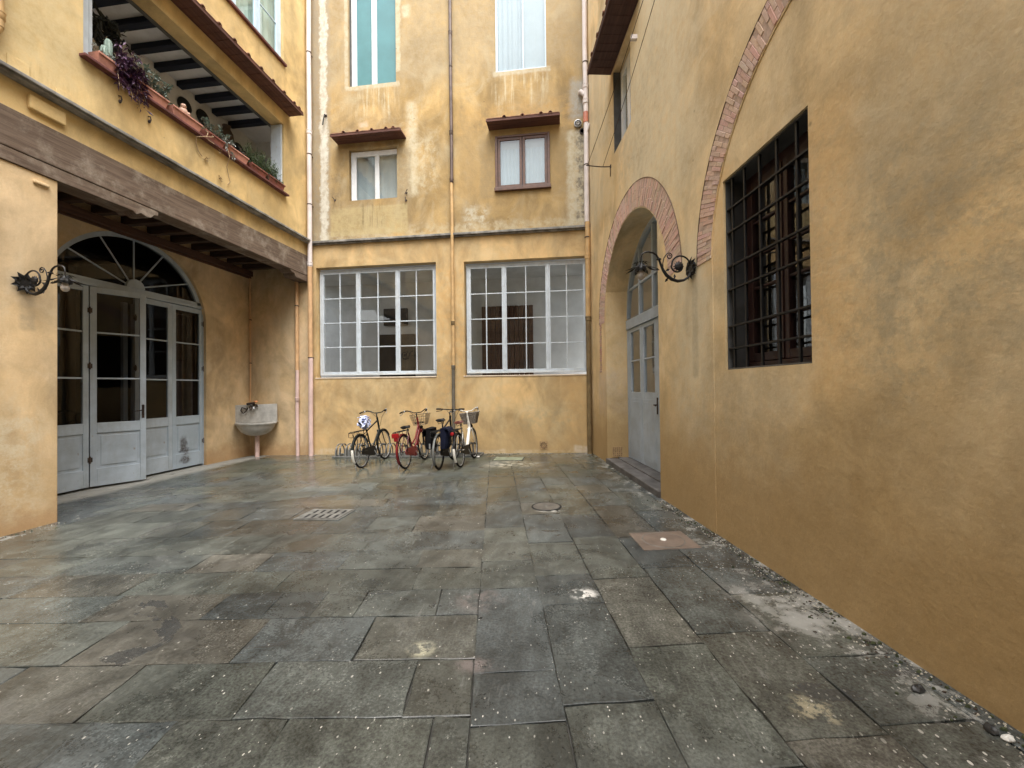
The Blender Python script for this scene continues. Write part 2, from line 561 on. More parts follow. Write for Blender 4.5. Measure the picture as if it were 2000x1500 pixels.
M['rust_iron'] = paint('rusty_iron', (.06, .038, .028), .7, var=.3, scale=20)
M['glass'] = glass('window_glass', base=.04, wave=.003, fk=1.2)
M['glass_dark'] = glass('old_window_glass', (.82, .85, .84), .02, .0022, fk=1.4)
M['glass_hall'] = glass('hall_glass', (.36, .36, .36), .0, .0025, fk=.55)
M['beam'] = wood('weathered_beam', (.19, .140, .105), (.105, .074, .054), 0, .85, 3, pale=(.38, .33, .27), pale_amt=.65)
M['joist'] = wood('dark_joist', (.018, .024, .042), (.010, .013, .024), 1, .8)
M['brown_joist'] = wood('old_brown_joist', (.085, .052, .036), (.04, .025, .018), 1, .85)
M['cornice_wood'] = wood('brown_cornice', (.12, .062, .04), (.07, .036, .026), 0, .8)
M['canopy'] = wood('red_brown_boards', (.155, .070, .052), (.075, .035, .029), 0, .75, 2.4)
M['canopy_dark'] = wood('dark_brown_boards', (.095, .052, .05), (.05, .028, .028), 0, .7, 2.4)
M['tile'] = paint('roof_tile', (.30, .15, .10), .85, var=.25, scale=8, dirt=(.2, .17, .13))
M['terra'] = paint('terracotta', (.50, .235, .175), .85, var=.14, scale=7, dirt=(.32, .17, .13), dirt_amt=.6)
M['sill_red'] = paint('dark_red_sill', (.125, .038, .034), .7, var=.2, scale=6)
M['stone'] = paint('grey_ledge_stone', (.27, .26, .24), .85, var=.25, scale=5, dirt=(.12, .115, .10), dirt_amt=.6, bump=.4)
M['step'] = paint('dark_step_stone', (.115, .11, .108), .6, var=.25, scale=6, dirt=(.06, .055, .05), dirt_amt=.6, bump=.4)
M['pale_sill'] = paint('pale_plaster_sill', (.66, .55, .42), .8, var=.08, scale=6)
M['curtain'] = paint('white_curtain', (.36, .42, .48), .85, var=.03, scale=3, bump=.02)
M['curtain_green'] = paint('pale_green_curtain', (.44, .52, .47), .85, var=.05, scale=4, bump=.02)
M['teal'] = paint('teal_panel', (.075, .215, .235), .5, var=.06, scale=2)
M['blind'] = paint('grey_blind', (.36, .40, .44), .7, var=.06, scale=2)
M['pvc'] = paint('off_white_pipe', (.68, .62, .60), .5, var=.06, scale=4, dirt=(.45, .36, .32), dirt_amt=.3)
M['pink'] = paint('pink_pipe', (.64, .47, .43), .55, var=.08, scale=5, dirt=(.40, .27, .24), dirt_amt=.4)
M['peach'] = paint('peach_pipe', (.60, .37, .19), .6, var=.08, scale=5, dirt=(.40, .25, .14), dirt_amt=.4)
M['ochre_pipe'] = paint('ochre_pipe', (.56, .37, .17), .6, var=.1, scale=5, dirt=(.3, .2, .1))
M['brown_pipe'] = paint('brown_pipe', (.115, .082, .072), .5, metal=.2, var=.2, scale=4, dirt=(.2, .16, .13))
M['olive_pipe'] = paint('olive_brown_pipe', (.20, .14, .065), .6, metal=.1, var=.2, scale=4, dirt=(.1, .08, .05))
M['grey_pipe'] = paint('grey_green_pipe', (.16, .145, .115), .55, metal=.2, var=.15, scale=4)
M['red_pvc'] = paint('orange_red_pipe', (.52, .19, .12), .5)
M['black'] = paint('black_opening', (.008, .008, .008), .8)
M['marble'] = paint('grey_marble', (.46, .45, .42), .55, var=.14, scale=5, dirt=(.2, .19, .16), dirt_amt=.55, bump=.2)
M['bronze'] = paint('dark_bronze', (.045, .030, .024), .5, metal=.5, var=.3, scale=20)
M['orange'] = paint('orange_plastic', (.72, .30, .12), .5)
M['bulb'] = paint('frosted_glass', (.46, .42, .39), .25, var=.03)
M['bag'] = paint('plastic_bag', (.56, .62, .84), .3, var=.05, scale=12, dirt=(.20, .24, .60), dirt_amt=.75, bump=.5)
M['rubber'] = paint('tyre_rubber', (.008, .008, .008), .8, scale=30, spec=.2)
M['chrome'] = paint('chrome', (.62, .62, .62), .25, metal=.9, var=.05)
M['alu'] = paint('dull_aluminium', (.42, .43, .44), .45, metal=.6, var=.1, scale=12)
M['white_bike'] = paint('cream_bike_paint', (.70, .68, .62), .35, var=.04)
M['red_bike'] = paint('red_bike_paint', (.14, .007, .010), .3, var=.1)
M['green_bike'] = paint('dark_green_bike_paint', (.010, .014, .013), .4, var=.1, spec=.3)
M['black_bike'] = paint('black_bike_paint', (.007, .007, .008), .4, var=.1, spec=.3)
M['red_plastic'] = paint('red_reflector', (.30, .010, .014), .25)
M['blackplastic'] = paint('black_plastic', (.007, .007, .007), .55, spec=.25)
M['brownleather'] = paint('red_brown_leather', (.13, .035, .025), .5)
M['cloth_black'] = paint('black_nylon', (.006, .006, .007), .85, scale=10, bump=.5, spec=.15)
M['cloth_navy'] = paint('navy_nylon', (.007, .009, .022), .85, scale=10, bump=.5, spec=.15)
M['wire'] = paint('beige_wire', (.27, .20, .12), .5, metal=.2)
M['wicker'] = paint('grey_wicker', (.20, .17, .135), .8, var=.25, scale=30)
M['steel'] = paint('galvanised_steel', (.17, .175, .17), .55, metal=.3, var=.15, scale=8, dirt=(.15, .13, .11))
M['purple'] = paint('purple_leaf', (.085, .035, .085), .45, var=.3, scale=18)
M['green'] = paint('green_leaf', (.075, .12, .045), .55, var=.3, scale=14)
M['greygreen'] = paint('grey_green_leaf', (.20, .26, .22), .5, var=.25, scale=14)
M['pale_leaf'] = paint('pale_silver_leaf', (.40, .44, .42), .5, var=.2, scale=14)
M['dry'] = paint('dry_stem', (.34, .24, .14), .8)
M['darkleaf'] = paint('dark_leaf', (.02, .024, .02), .6)
M['cactus'] = paint('cactus_skin', (.22, .30, .25), .6, var=.15, scale=20)
M['soil'] = paint('soil', (.05, .035, .025), .95, scale=20)
M['skin'] = paint('pale_peach_clay', (.62, .40, .30), .6)
M['darkclay'] = paint('brown_clay', (.09, .062, .048), .7)
M['darkplate'] = paint('black_plate', (.012, .014, .018), .5)
M['castiron'] = paint('cast_iron_grate', (.17, .168, .155), .6, metal=.2, var=.2, scale=10, bump=.4)
M['manhole'] = paint('stone_lid', (.115, .105, .09), .6, var=.2, scale=10, bump=.5)
M['pinkstone'] = paint('pink_stone_cover', (.165, .125, .10), .55, var=.15, scale=6, dirt=(.14, .12, .10), bump=.4)
M['mossy'] = paint('pale_green_slab', (.20, .22, .15), .7, var=.2, scale=7, bump=.4)
M['crumb'] = paint('plaster_crumb', (.50, .47, .40), .9, var=.2, scale=40)
M['moss'] = paint('moss', (.045, .055, .022), .95, var=.3, scale=30)
M['darkstone'] = paint('dark_pebble', (.03, .03, .03), .5)
M['droppings'] = paint('white_splash', (.75, .74, .70), .7)
M['screws'] = paint('terracotta_grille', (.42, .28, .14), .85, var=.15, scale=9)
M['vent_hole'] = paint('vent_hole', (.12, .07, .035), .8)
M['facing'] = paint('grey_beige_render', (.34, .30, .24), .85, var=.12, scale=1.)
M['spoke'] = paint('spoke_steel', (.10, .10, .10), .5, metal=.3)


def brick_mat():
    k = N('old_pink_brick')
    a = k.n('ShaderNodeAttribute', attribute_name='Col').outputs['Color']
    n1 = k.noise(14, 6, .7)
    c = k.mix(k.mul(k.ss(n1, .3, .75), .55), a, (.62, .44, .36))
    c = k.mix(k.mul(k.ss(k.noise(5, 8, .7), .5, .7), .35), c, (.60, .46, .38))
    k.bump(k.add(n1, k.mul(k.noise(60, 4), .5)), .7, .012)
    return k.set(Base_Color=c, Roughness=.85, Specular_IOR_Level=.25)


M['brick'] = brick_mat()
M['bronze_line'] = paint('dirty_edge', (.16, .11, .075), .9)
M['mortar'] = paint('mortar', (.50, .37, .30), .9, var=.15, scale=12, bump=.4)


def paving_mat():
    k = N('wet_flagstones')
    at = k.n('ShaderNodeAttribute', attribute_name='Col').outputs['Color']
    sp = k.n('ShaderNodeSeparateColor')
    k.put(sp.inputs[0], at)
    r, g, b = sp.outputs
    o = k.xyz()
    c = k.mix(k.ss(g, .0, .6), (.060, .069, .070), (.067, .073, .065))
    c = k.mix(k.ss(g, .7, 1.), c, (.074, .072, .062))
    tone = k.lerp(r, .70, 1.12)
    big = k.noise(.5, 6, .6, dist=.5)
    tone = k.mul(tone, k.lerp(k.ss(big, .3, .7), .70, 1.30))
    med = k.noise(3.2, 9, .72, dist=.4)
    tone = k.mul(tone, k.lerp(k.ss(med, .3, .7), .56, 1.5))
    s1 = k.noise(9, 7, .7, v=k.vmap((1, .12, 1), (0, 0, R(38))))
    s2 = k.noise(9, 7, .7, v=k.vmap((1, .16, 1), (0, 0, R(-72))))
    st = k.lerp(k.ss(b, .35, .65), s1, s2)
    tone = k.mul(tone, k.lerp(k.ss(st, .34, .68), .86, 1.16))
    fine = k.noise(70, 6, .7)
    tone = k.mul(tone, k.lerp(k.ss(fine, .25, .75), .5, 1.55))
    c = k.mix(1., c, k.gray(tone), 'MULTIPLY')
    # greenish algae towards the back, warm worn patches, dark wet flakes
    c = k.mix(k.mul(k.mul(k.ss(o[1], 5, 9), k.ss(k.noise(1.3, 7, .65), .35, .6)), .7), c, (.062, .068, .044))
    c = k.mix(k.mul(k.ss(k.noise(.9, 8, .7, v=k.vmap(loc=(3, 7, 0))), .56, .7), .4), c, (.108, .108, .106))
    # pale chisel strokes, slanting across the slabs
    ch = k.noise(34, 5, .65, v=k.vmap((1, .14, 1), (0, 0, R(33))))
    ch2 = k.noise(1.6, 6, .65, v=k.vmap(loc=(5, 5, 0)))
    c = k.mix(k.mul(k.mul(k.ss(ch, .55, .68), k.ss(ch2, .46, .66)), .34), c, (.23, .235, .23))
    c = k.mix(k.mul(k.mul(k.ss(ch, .42, .32), k.ss(ch2, .42, .6)), .35), c, (.04, .042, .042))
    fl = k.noise(1.15, 8, .62, v=k.vmap((1, 1.6, 1), loc=(13, 2, 0)), dist=1.1)
    flm = k.ss(fl, .635, .65)
    c = k.mix(k.mul(flm, .6), c, (.036, .038, .040))
    # lime bloom near the foot of the walls
    nx, ny = math.cos(RA), math.sin(RA)
    dr = k.math('SUBTRACT', .6 * nx + 9.54 * ny, k.add(k.mul(o[0], nx), k.mul(o[1], ny)))
    nr = k.noise(4.5, 9, .75)
    gm = k.mul(k.ss(dr, .5, .02), k.ss(nr, .5, .62))
    gm = k.math('MAXIMUM', gm, k.mul(k.mul(k.ss(dr, .75, .3), k.ss(o[1], 2.4, 2.8)), k.mul(k.ss(o[1], 3.4, 3.1), k.ss(nr, .42, .6))))
    lf = k.mul(k.ss(o[0], -7.25, -7.6), k.ss(k.noise(2.6, 7, .7, v=k.vmap((2, .7, 1))), .28, .46))
    bk = k.mul(k.ss(o[1], 9.2, 9.5), k.ss(nr, .48, .6))
    pl = k.mul(k.mul(k.ss(o[0], -5.9, -6.3), k.ss(o[1], 4.9, 4.4)), k.ss(nr, .52, .62))
    m1 = k.math('MAXIMUM', k.math('MAXIMUM', gm, k.mul(lf, .95)), k.math('MAXIMUM', k.mul(bk, .6), pl))
    c = k.mix(k.mul(m1, .75), c, (.34, .335, .31))
    # scuffed pale patches
    def spot(x, y, rx, ry, lo, hi, amt, col, c, seed):
        dx = k.mul(k.math('SUBTRACT', o[0], x), 1 / rx)
        dy = k.mul(k.math('SUBTRACT', o[1], y), 1 / ry)
        d = k.math('SQRT', k.add(k.mul(dx, dx), k.mul(dy, dy)))
        nn = k.noise(7, 8, .75, v=k.vmap(loc=(seed, seed * 2, 0)))
        f = k.mul(k.ss(d, 1.1, .3), k.ss(nn, lo, hi))
        return k.mix(k.mul(f, amt), c, col)
    c = spot(-1.05, 8.15, .75, .5, .44, .58, .85, (.36, .34, .27), c, 1)
    c = spot(.12, 3.04, .12, .10, .50, .54, .95, (.72, .71, .68), c, 2)
    c = spot(1.12, 2.05, .12, .12, .47, .56, .55, (.42, .37, .25), c, 3)
    c = spot(-.5, 2.22, .16, .08, .46, .56, .5, (.22, .185, .18), c, 4)
    c = spot(-.62, 2.9, .22, .2, .44, .56, .5, (.18, .15, .14), c, 5)
    c = spot(-.85, 2.33, .1, .09, .4, .5, .8, (.42, .41, .30), c, 6)
    c = spot(-3.2, 3.55, .5, .16, .5, .62, .4, (.22, .21, .18), c, 7)
    c = spot(-.20, 5.05, .22, .06, .4, .55, .8, (.55, .54, .50), c, 8)
    # sparse white specks and grit
    def specks(sc, th, keep, seed):
        v = k.vor(sc, v=k.vmap((1, .6, 1), (0, 0, R(30 + 25 * seed)), loc=(seed, seed, 0)))
        s = k.n('ShaderNodeSeparateColor')
        k.put(s.inputs[0], v.outputs['Color'])
        rad = k.mul(s.outputs[1], th)
        return k.mul(k.math('LESS_THAN', v.outputs['Distance'], rad), k.math('GREATER_THAN', s.outputs[0], keep))
    sp1 = k.math('MAXIMUM', specks(9, .07, .82, 3), specks(26, .15, .80, 8))
    sp1 = k.math('MAXIMUM', sp1, specks(60, .26, .82, 5))
    near = k.math('MAXIMUM', k.mul(specks(22, .24, .5, 1), k.ss(dr, .9, .05)), k.mul(specks(50, .30, .5, 2), k.ss(dr, 1.1, .1)))
    sp1 = k.math('MAXIMUM', sp1, near)
    c = k.mix(k.mul(sp1, k.lerp(k.ss(k.noise(3, 3), .35, .65), .25, .95)), c, (.50, .49, .45))
    dk = k.mul(specks(7, .05, .8, 11), 1.)
    c = k.mix(dk, c, (.02, .02, .02))
    wet = k.noise(.42, 5, .6, v=k.vmap(loc=(2, 5, 0)), dist=.8)
    wetm = k.ss(wet, .36, .62)
    ro = k.lerp(wetm, .46, .13)
    ro = k.add(ro, k.mul(k.math('SUBTRACT', med, .5), .42))
    ro = k.add(ro, k.mul(k.math('SUBTRACT', fine, .5), .25))
    ro = k.lerp(flm, ro, .12)
    ro = k.math('MAXIMUM', k.math('MAXIMUM', ro, k.mul(m1, .8)), .12)
    h = k.add(k.add(k.mul(st, .9), k.mul(med, 1.0)), k.add(k.mul(fine, .28), k.mul(flm, -.5)))
    k.bump(h, .36, .011)
    return k.set(Base_Color=c, Roughness=ro, Specular_IOR_Level=.5)


M['paving'] = paving_mat()
M['joint'] = paint('joint_earth', (.05, .048, .042), .9, var=.3, scale=6, bump=.5)


def scorched():
    k = N('scorched_door_paint')
    o = k.xyz()
    n1 = k.noise(3, 6, .6)
    c = k.mix(k.ss(n1, .3, .7), (.33, .40, .47), (.39, .47, .55))
    wob = k.mul(k.math('SUBTRACT', k.noise(11, 6, .7), .5), .22)
    def blob(x, z, rx, rz):
        dx = k.mul(k.math('SUBTRACT', k.add(o[0], wob), x), 1 / rx)
        dz = k.mul(k.math('SUBTRACT', k.add(o[2], wob), z), 1 / rz)
        return k.ss(k.math('SQRT', k.add(k.mul(dx, dx), k.mul(dz, dz))), 1.15, .45)
    f = k.math('MAXIMUM', k.math('MAXIMUM', blob(.25, .36, .10, .21), blob(.31, .24, .09, .10)), k.mul(blob(.29, .05, .13, .10), 1.))
    f = k.mul(f, k.lerp(k.ss(k.noise(24, 6, .75), .35, .6), .45, 1.))
    c = k.mix(k.mul(f, .93), c, (.045, .033, .03))
    d = k.noise(2.1, 8, .7, v=k.vmap((1, 1, .35)))
    c = k.mix(k.mul(k.ss(d, .5, .72), .5), c, (.26, .27, .27))
    return k.set(Base_Color=c, Roughness=.55)


M['door_scorched'] = scorched()

# ------------------------------------------------------------------ the yard
U0 = Vector((math.cos(RA), math.sin(RA)))          # across the yard
V0 = Vector((-math.sin(RA), math.cos(RA)))         # away from the camera, along the right wall


def yard(u, v):
    p = U0 * u + V0 * v
    return p.x, p.y


def slab(m, u0, u1, v0, v1, skew, rnd, hue=None, tone=None):
    """One flagstone: jittered outline, chamfered rim, slight tilt."""
    soft = rnd.choice([1., .8, .45]) if v0 < 2.6 else (.4 if v0 < 3.6 else .2)      # worn flush and filled further in
    if u0 > -.2:
        soft = max(soft, .5)
    g = rnd.choice([.0012, .0018, .003, .0045]) * (soft ** .5)
    pts = []
    def side(a, b, n):
        for i in range(n):
            t = i / n
            pts.append([a[0] + (b[0] - a[0]) * t, a[1] + (b[1] - a[1]) * t])
    nu, nv = max(2, int((u1 - u0) / .13)), max(2, int((v1 - v0) / .13))
    A, B, Cc, D = (u0 + g, v0 + g), (u1 - g, v0 + g), (u1 - g, v1 - g), (u0 + g, v1 - g)
    side(A, B, nu), side(B, Cc, nv), side(Cc, D, nu), side(D, A, nv)
    for p in pts:
        p[0] += rnd.gauss(0, .0036)
        p[1] += rnd.gauss(0, .0036)
    cu, cv = (u0 + u1) / 2, (v0 + v1) / 2
    h = rnd.uniform(-.003, .003) * soft
    ta, tb = rnd.gauss(0, .0028) * soft, rnd.gauss(0, .0028) * soft
    m.col = (tone if tone is not None else rnd.random(), hue if hue is not None else rnd.random() ** 1.3, rnd.random())
    n = len(pts)
    def ring(s, dz):
        out = []
        for p in pts:
            du, dv = p[0] - cu, p[1] - cv
            L = math.hypot(du, dv)
            f = (L - s) / L
            u, v = cu + du * f, cv + dv * f
            x, y = yard(u, v + skew(u))
            out.append((x, y, fz(x) + h + ta * du + tb * dv + dz))
        return out
    base = m.col
    a, b, c2, c3 = ring(0, -.022), ring(.001, -.003 * soft), ring(.003 + .005 * soft, 0), ring(rnd.uniform(.03, .055), 0)
    ctr = yard(cu, cv + skew(cu))
    fs = []
    for i in range(n):
        j = (i + 1) % n
        fs += [(i, j, n + j, n + i), (n + i, n + j, 2 * n + j, 2 * n + i), (2 * n + i, 2 * n + j, 3 * n + j, 3 * n + i), (3 * n + i, 3 * n + j, 4 * n)]
    m.add(a + b + c2 + c3 + [(ctr[0], ctr[1], fz(ctr[0]) + h)], fs)
    s = len(m.c) - (4 * n + 1)                # grime gathers unevenly along the rim
    for i in range(3 * n):
        e = (rnd.uniform(-.5, .1) if i >= 2 * n else -.5) * soft
        m.c[s + i] = (base[0] + e, base[1], base[2])


def make_paving():
    rnd = random.Random(21)
    m = MB()
    # strips running away from the camera on the right
    edges = [-.13, .31, .75, 1.2, 1.66, 2.1, 2.6, 3.2]
    fixed = {0: [1.25, 1.86, 2.2, 3.12, 3.62, 4.05, 4.5], 1: [1.35, 1.95, 2.85, 3.3, 4.0], 2: [1.3, 2.35, 3.2, 4.1]}
    zero = lambda u: 0.
    for i in range(len(edges) - 1):
        vs = [-4.2]
        while vs[-1] < .6:
            vs.append(vs[-1] + rnd.uniform(.6, 1.1))
        vs += [x for x in fixed.get(i, []) if x > vs[-1] + .25]
        while vs[-1] < 11.2:
            vs.append(vs[-1] + rnd.uniform(.45, 1.15))
        for a, b in zip(vs, vs[1:]):
            k = dict(hue=None)
            if i == 0 and 2.1 < a < 3.1:
                k = dict(hue=.0, tone=.55)
            slab(m, edges[i], edges[i + 1], a, b, zero, rnd, **k)
    # courses running across on the left
    skew = lambda u: -.055 * (u + .13)
    v = -4.4
    rows = []
    while v < 1.0:
        d = rnd.uniform(.4, .52)
        rows.append((v, v + d))
        v += d
    for b in (1.46, 1.92, 2.33, 2.78, 3.14, 3.52, 3.92):
        rows.append((v, b))
        v = b
    while v < 11.4:
        d = rnd.uniform(.34, .56)
        rows.append((v, v + d))
        v += d
    for (a, b) in rows:
        us = [-.13]
        if abs(b - 2.78) < .01:
            us += [-.82, -1.53, -2.5]
        if abs(b - 2.33) < .01:
            us += [-.45, -1.25, -2.0]
        if abs(b - 1.92) < .01:
            us += [-.3, -.98, -1.5]
        if abs(b - 3.14) < .01:
            us += [-.42, -.98, -1.28, -1.62]
        while us[-1] > -10.5:
            us.append(us[-1] - rnd.choice([rnd.uniform(.4, .7), rnd.uniform(.65, 1.2)]))
        for j, (x1, x0) in enumerate(zip(us, us[1:])):
            k = {}
            if abs(b - 2.78) < .01 and j == 2:
                k = dict(hue=1., tone=.2)
            if abs(b - 2.78) < .01 and j == 1:
                k = dict(hue=.1, tone=.75)
            if abs(b - 2.78) < .01 and j == 0:
                k = dict(hue=.85, tone=.8)
            slab(m, x0, x1, a, b, skew, rnd, **k)
    o = m.build('paving', M['paving'], color=True)
    o['kind'] = 'structure'
    o['label'] = 'wet worn grey flagstones paving the courtyard'
    g = MB()
    g.quad((-40, -40, fz(-40) - .016), (40, -40, fz(40) - .016), (40, 40, fz(40) - .016), (-40, 40, fz(-40) - .016))
    o = g.build('ground', M['joint'])
    o['kind'] = 'structure'


make_paving()

# ------------------------------------------------------------------ back building (x = world x, y into the wall)
BB = thing('back_building', 'weathered ochre house closing the far end of the courtyard, two wide gridded windows below', 'building', (0, 9.54, 0))
LED = 5.17


def canopy(parent, u0, u1, z, proj, mat, n_tiles, name='canopy', wall=0.0):
    """Small board hood with roof tiles on top; proj is how far it stands out."""
    m = MB()
    m.box(u0, u1, wall - proj, wall - .002, z, z + .028)
    m.box(u0 - .006, u1 + .006, wall - proj - .022, wall - proj, z - .012, z + .045)
    k = int((u1 - u0) / .16)
    for i in range(1, k):                                   # board joints show as thin battens
        x = u0 + (u1 - u0) * i / k
        m.box(x - .004, x + .004, wall - proj + .01, wall - .01, z - .006, z)
    c = m.build(name, mat, parent, bevel=.004)
    t = MB()
    pitch = (u1 - u0) / n_tiles
    for i in range(n_tiles):
        x = u0 + pitch * (i + .5)
        t.box(x - pitch * .46, x + pitch * .46, wall - proj - .03, wall - .004, z + .046, z + .062)
        s = len(t.v)
        prof = [(.050 * math.cos(a), .044 * math.sin(a)) for a in [PI * j / 8 for j in range(9)]]
        prof += [(.038 * math.cos(a), .032 * math.sin(a)) for a in [PI * j / 8 for j in reversed(range(9))]]
        t.prism([(x + pitch * .5 + p[0] * .9, z + .052 + p[1]) for p in prof] if i < n_tiles - 1 else [(x + p[0] * .9, z + .052 + p[1]) for p in prof],
                wall - proj - .045, wall - .004)
    t.build('tiles', M['tile'], c, bevel=.003)
    return c


def back_building():
    wl = MB()
    holeA, holeB = rect(-6.16, -3.05, 1.80, 4.56), rect(-2.36, .563, 1.80, 4.53)
    wl.wall(rect(-6.33, 1.3, -.4, LED), [holeA, holeB], 0, .2)
    wl.build('lower_wall', M['back_lower'], BB)
    wu = MB()
    tops = [rect(-5.26, -4.01, 6.19, 7.45), rect(-1.52, -.33, 6.24, 7.40), rect(-5.25, -4.02, 9.04, 11.5), rect(-1.54, -.34, 9.0, 11.4)]
    wu.wall(rect(-6.60, 1.6, LED, 12.9), tops, 0, [.13, .06, .10, .05])
    wu.build('upper_wall', M['back_upper'], BB)
    lg = MB()
    lg.box(-6.33, .62, -.10, -.001, LED - .02, LED + .035)
    lg.box(-6.33, .62, -.06, -.002, LED - .05, LED - .02)
    lg.build('ledge', M['stone'], BB, bevel=.008)
    rm = MB()
    rm.add([(x, y, z) for x in (-8.4, 1.6) for y in (.21, 3.4) for z in (-.2, 5.0)], [(0, 1, 3, 2), (4, 6, 7, 5), (2, 3, 7, 6), (0, 2, 6, 4)][2:])     # unseen end walls left out, added openings that brighten the room
    rm.quad((-8.4, 1.15, 5.0), (1.6, 1.15, 5.0), (1.6, 3.4, 5.0), (-8.4, 3.4, 5.0))      # ceiling stops short at the front: unseen gap added to light the room
    rm.build('gallery_interior', M['interior'], BB)
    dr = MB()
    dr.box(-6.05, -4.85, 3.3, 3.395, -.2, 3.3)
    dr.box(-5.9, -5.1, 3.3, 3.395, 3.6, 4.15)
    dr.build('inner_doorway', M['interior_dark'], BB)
    dr = MB()
    for i in range(11):
        x = -2.6 + i * .15
        dr.box(x, x + .13, 3.28, 3.39, -.2, 4.1)
    dr.build('inner_shutter', M['cornice_wood'], BB)
    # the two wide workshop windows, three casements of 2 x 4 panes each
    for (u0, u1, z0, z1, ms) in ((-6.13, -3.08, 1.86, 4.50, (-5.10, -4.07)), (-2.33, .54, 1.86, 4.47, (-1.41, -.37))):
        f = MB()
        y = .12
        f.box(u0, u0 + .05, y, y + .075, z0, z1)
        f.box(u1 - .035, u1, y, y + .075, z0, z1)
        f.box(u0 + .05, u1 - .035, y, y + .075, z1 - .05, z1)
        f.box(u0 + .05, u1 - .035, y - .03, y + .075, z0, z0 + .045)
        win = f.build('workshop_window', M['win_grey'], BB, bevel=.004)
        xs = [u0 + .05] + list(ms) + [u1 - .035]
        for i in range(3):
            s = MB()
            a, b, c, d = casement(s, xs[i] + .004, xs[i + 1] - .004, z0 + .048, z1 - .053, y - .012 + .004 * i, .05, 2, 4, .052, .04, .024)
            if i < 2:
                s.box(xs[i + 1] - .02, xs[i + 1] + .02, y - .026, y - .013, z0 + .06, z1 - .06)
            s.build('casement', M['win_grey'], win, bevel=.003)
            g = MB()
            g.quad((a, y + .016, c), (b, y + .016, c), (b, y + .016, d), (a, y + .016, d))
            g.build('pane', M['glass_dark'], win)
        sl = MB()
        sl.box(u0 - .06, u1 + .02, -.012, .118, z0 - .085, z0 - .055)
        sl.build('sill', M['pale_sill'], win, bevel=.006)
    # small upper window, white sliding frame
    f = MB()
    y = .08
    u0, u1, z0, z1 = -5.24, -4.02, 6.2, 7.44
    f.box(u0, u0 + .13, y, y + .045, z0, z1)
    f.box(u0 + .13, u1 - .02, y + .003, y + .05, z1 - .13, z1)
    f.box(-4.62, -4.51, y + .006, y + .05, z0, z1 - .13)
    f.box(u1 - .02, u1, y + .006, y + .05, z0, z1)
    f.box(u0 + .13, u1 - .02, y + .008, y + .05, z0, z0 + .02)
    w = f.build('small_window', M['white'], BB, bevel=.004)
    g = MB()
    g.quad((u0 + .1, y + .03, z0), (u1, y + .03, z0), (u1, y + .03, z1 - .1), (u0 + .1, y + .03, z1 - .1))
    g.build('pane', M['glass'], w)
    wavy(u0, -4.05, z0 - .1, z1 + .1, .2, .012, .3, 3).build('curtain', M['blind'], w, smooth=True)
    r = MB()
    r.room(u0 - .05, u1 + .05, .14, .9, z0 - .1, z1 + .1)
    r.build('interior', M['interior_dark'], w)
    # red-brown casement standing a little proud of the wall
    f = MB()
    u0, u1, z0, z1 = -1.57, -.28, 6.19, 7.45
    f.box(u0, u0 + .06, -.045, .02, z0, z1)
    f.box(u1 - .06, u1, -.045, .02, z0, z1)
    f.box(u0 + .06, u1 - .06, -.043, .02, z1 - .05, z1)
    f.box(u0 - .02, u1 + .02, -.075, .02, z0 - .05, z0 + .03)
    w = f.build('brown_window', M['brown_frame'], BB, bevel=.006)
    for a, b in ((u0 + .065, -.932), (-.918, u1 - .065)):
        s = MB()
        a1, b1, c1, d1 = casement(s, a, b, z0 + .035, z1 - .055, -.03, .045, 1, 1, .06, .06)
        s.build('casement', M['brown_frame'], w, bevel=.005)
        g = MB()
        g.quad((a1, -.01, c1), (b1, -.01, c1), (b1, -.01, d1), (a1, -.01, d1))
        g.build('pane', M['glass'], w)
    wavy(u0 + .05, u1 - .05, z0, z1 - .3, .035, .012, .09, 5).build('curtain', M['curtain'], w, smooth=True)
    v = MB()
    v.box(u0 + .05, u1 - .05, .05, .06, z1 - .5, z1 - .02)
    v.build('blind', M['blind'], w)
    r = MB()
    r.room(u0 - .05, u1 + .05, .07, .8, z0 - .1, z1 + .1)
    r.build('interior', M['interior_dark'], w)
    # tall teal window, cut by the top of the picture
    f = MB()
    u0, u1, z0, z1 = -5.25, -4.02, 9.05, 11.49
    f.box(u0 + .06, u0 + .19, .045, .095, z0, z1)
    f.box(-4.66, -4.53, .04, .09, z0, z1)
    f.box(u0 + .19, u1, .055, .095, z1 - .08, z1)
    w = f.build('teal_window', M['white'], BB, bevel=.004)
    p = MB()
    p.box(u0, u0 + .06, .06, .09, z0, z1)
    p.build('grey_stile', M['reveal_gray'], w)
    for a, b in ((u0 + .19, -4.66), (-4.53, u1)):
        p = MB()
        p.box(a, b, .075, .092, z0, z1 - .08)
        p.build('panel', M['teal'], w)
    # tall curtained window
    f = MB()
    u0, u1, z0, z1 = -1.54, -.34, 9.0, 11.39
    f.box(u0, u0 + .05, .012, .05, z0, z1)
    f.box(u1 - .03, u1, .012, .05, z0, z1)
    f.box(-.90, -.87, .02, .05, z0 + .03, z1)
    f.box(u0 + .05, u1 - .03, .014, .05, z0, z0 + .03)
    w = f.build('curtained_window', M['blue_white'], BB, bevel=.003)
    g = MB()
    g.quad((u0 + .05, .03, z0), (u1, .03, z0), (u1, .03, z1), (u0 + .05, .03, z1))
    g.build('pane', M['glass'], w)
    wavy(u0, -.93, z0 - .02, z1, .075, .02, .12, 9).build('curtain', M['curtain'], w, smooth=True)
    wavy(-.93, u1 + .02, z0 - .02, z1, .08, .004, .3, 9).build('curtain', M['curtain'], w, smooth=True)
    canopy(BB, -5.55, -3.77, 7.615, .33, M['canopy'], 5)
    canopy(BB, -1.72, -.04, 7.62, .33, M['canopy'], 4)


back_building()

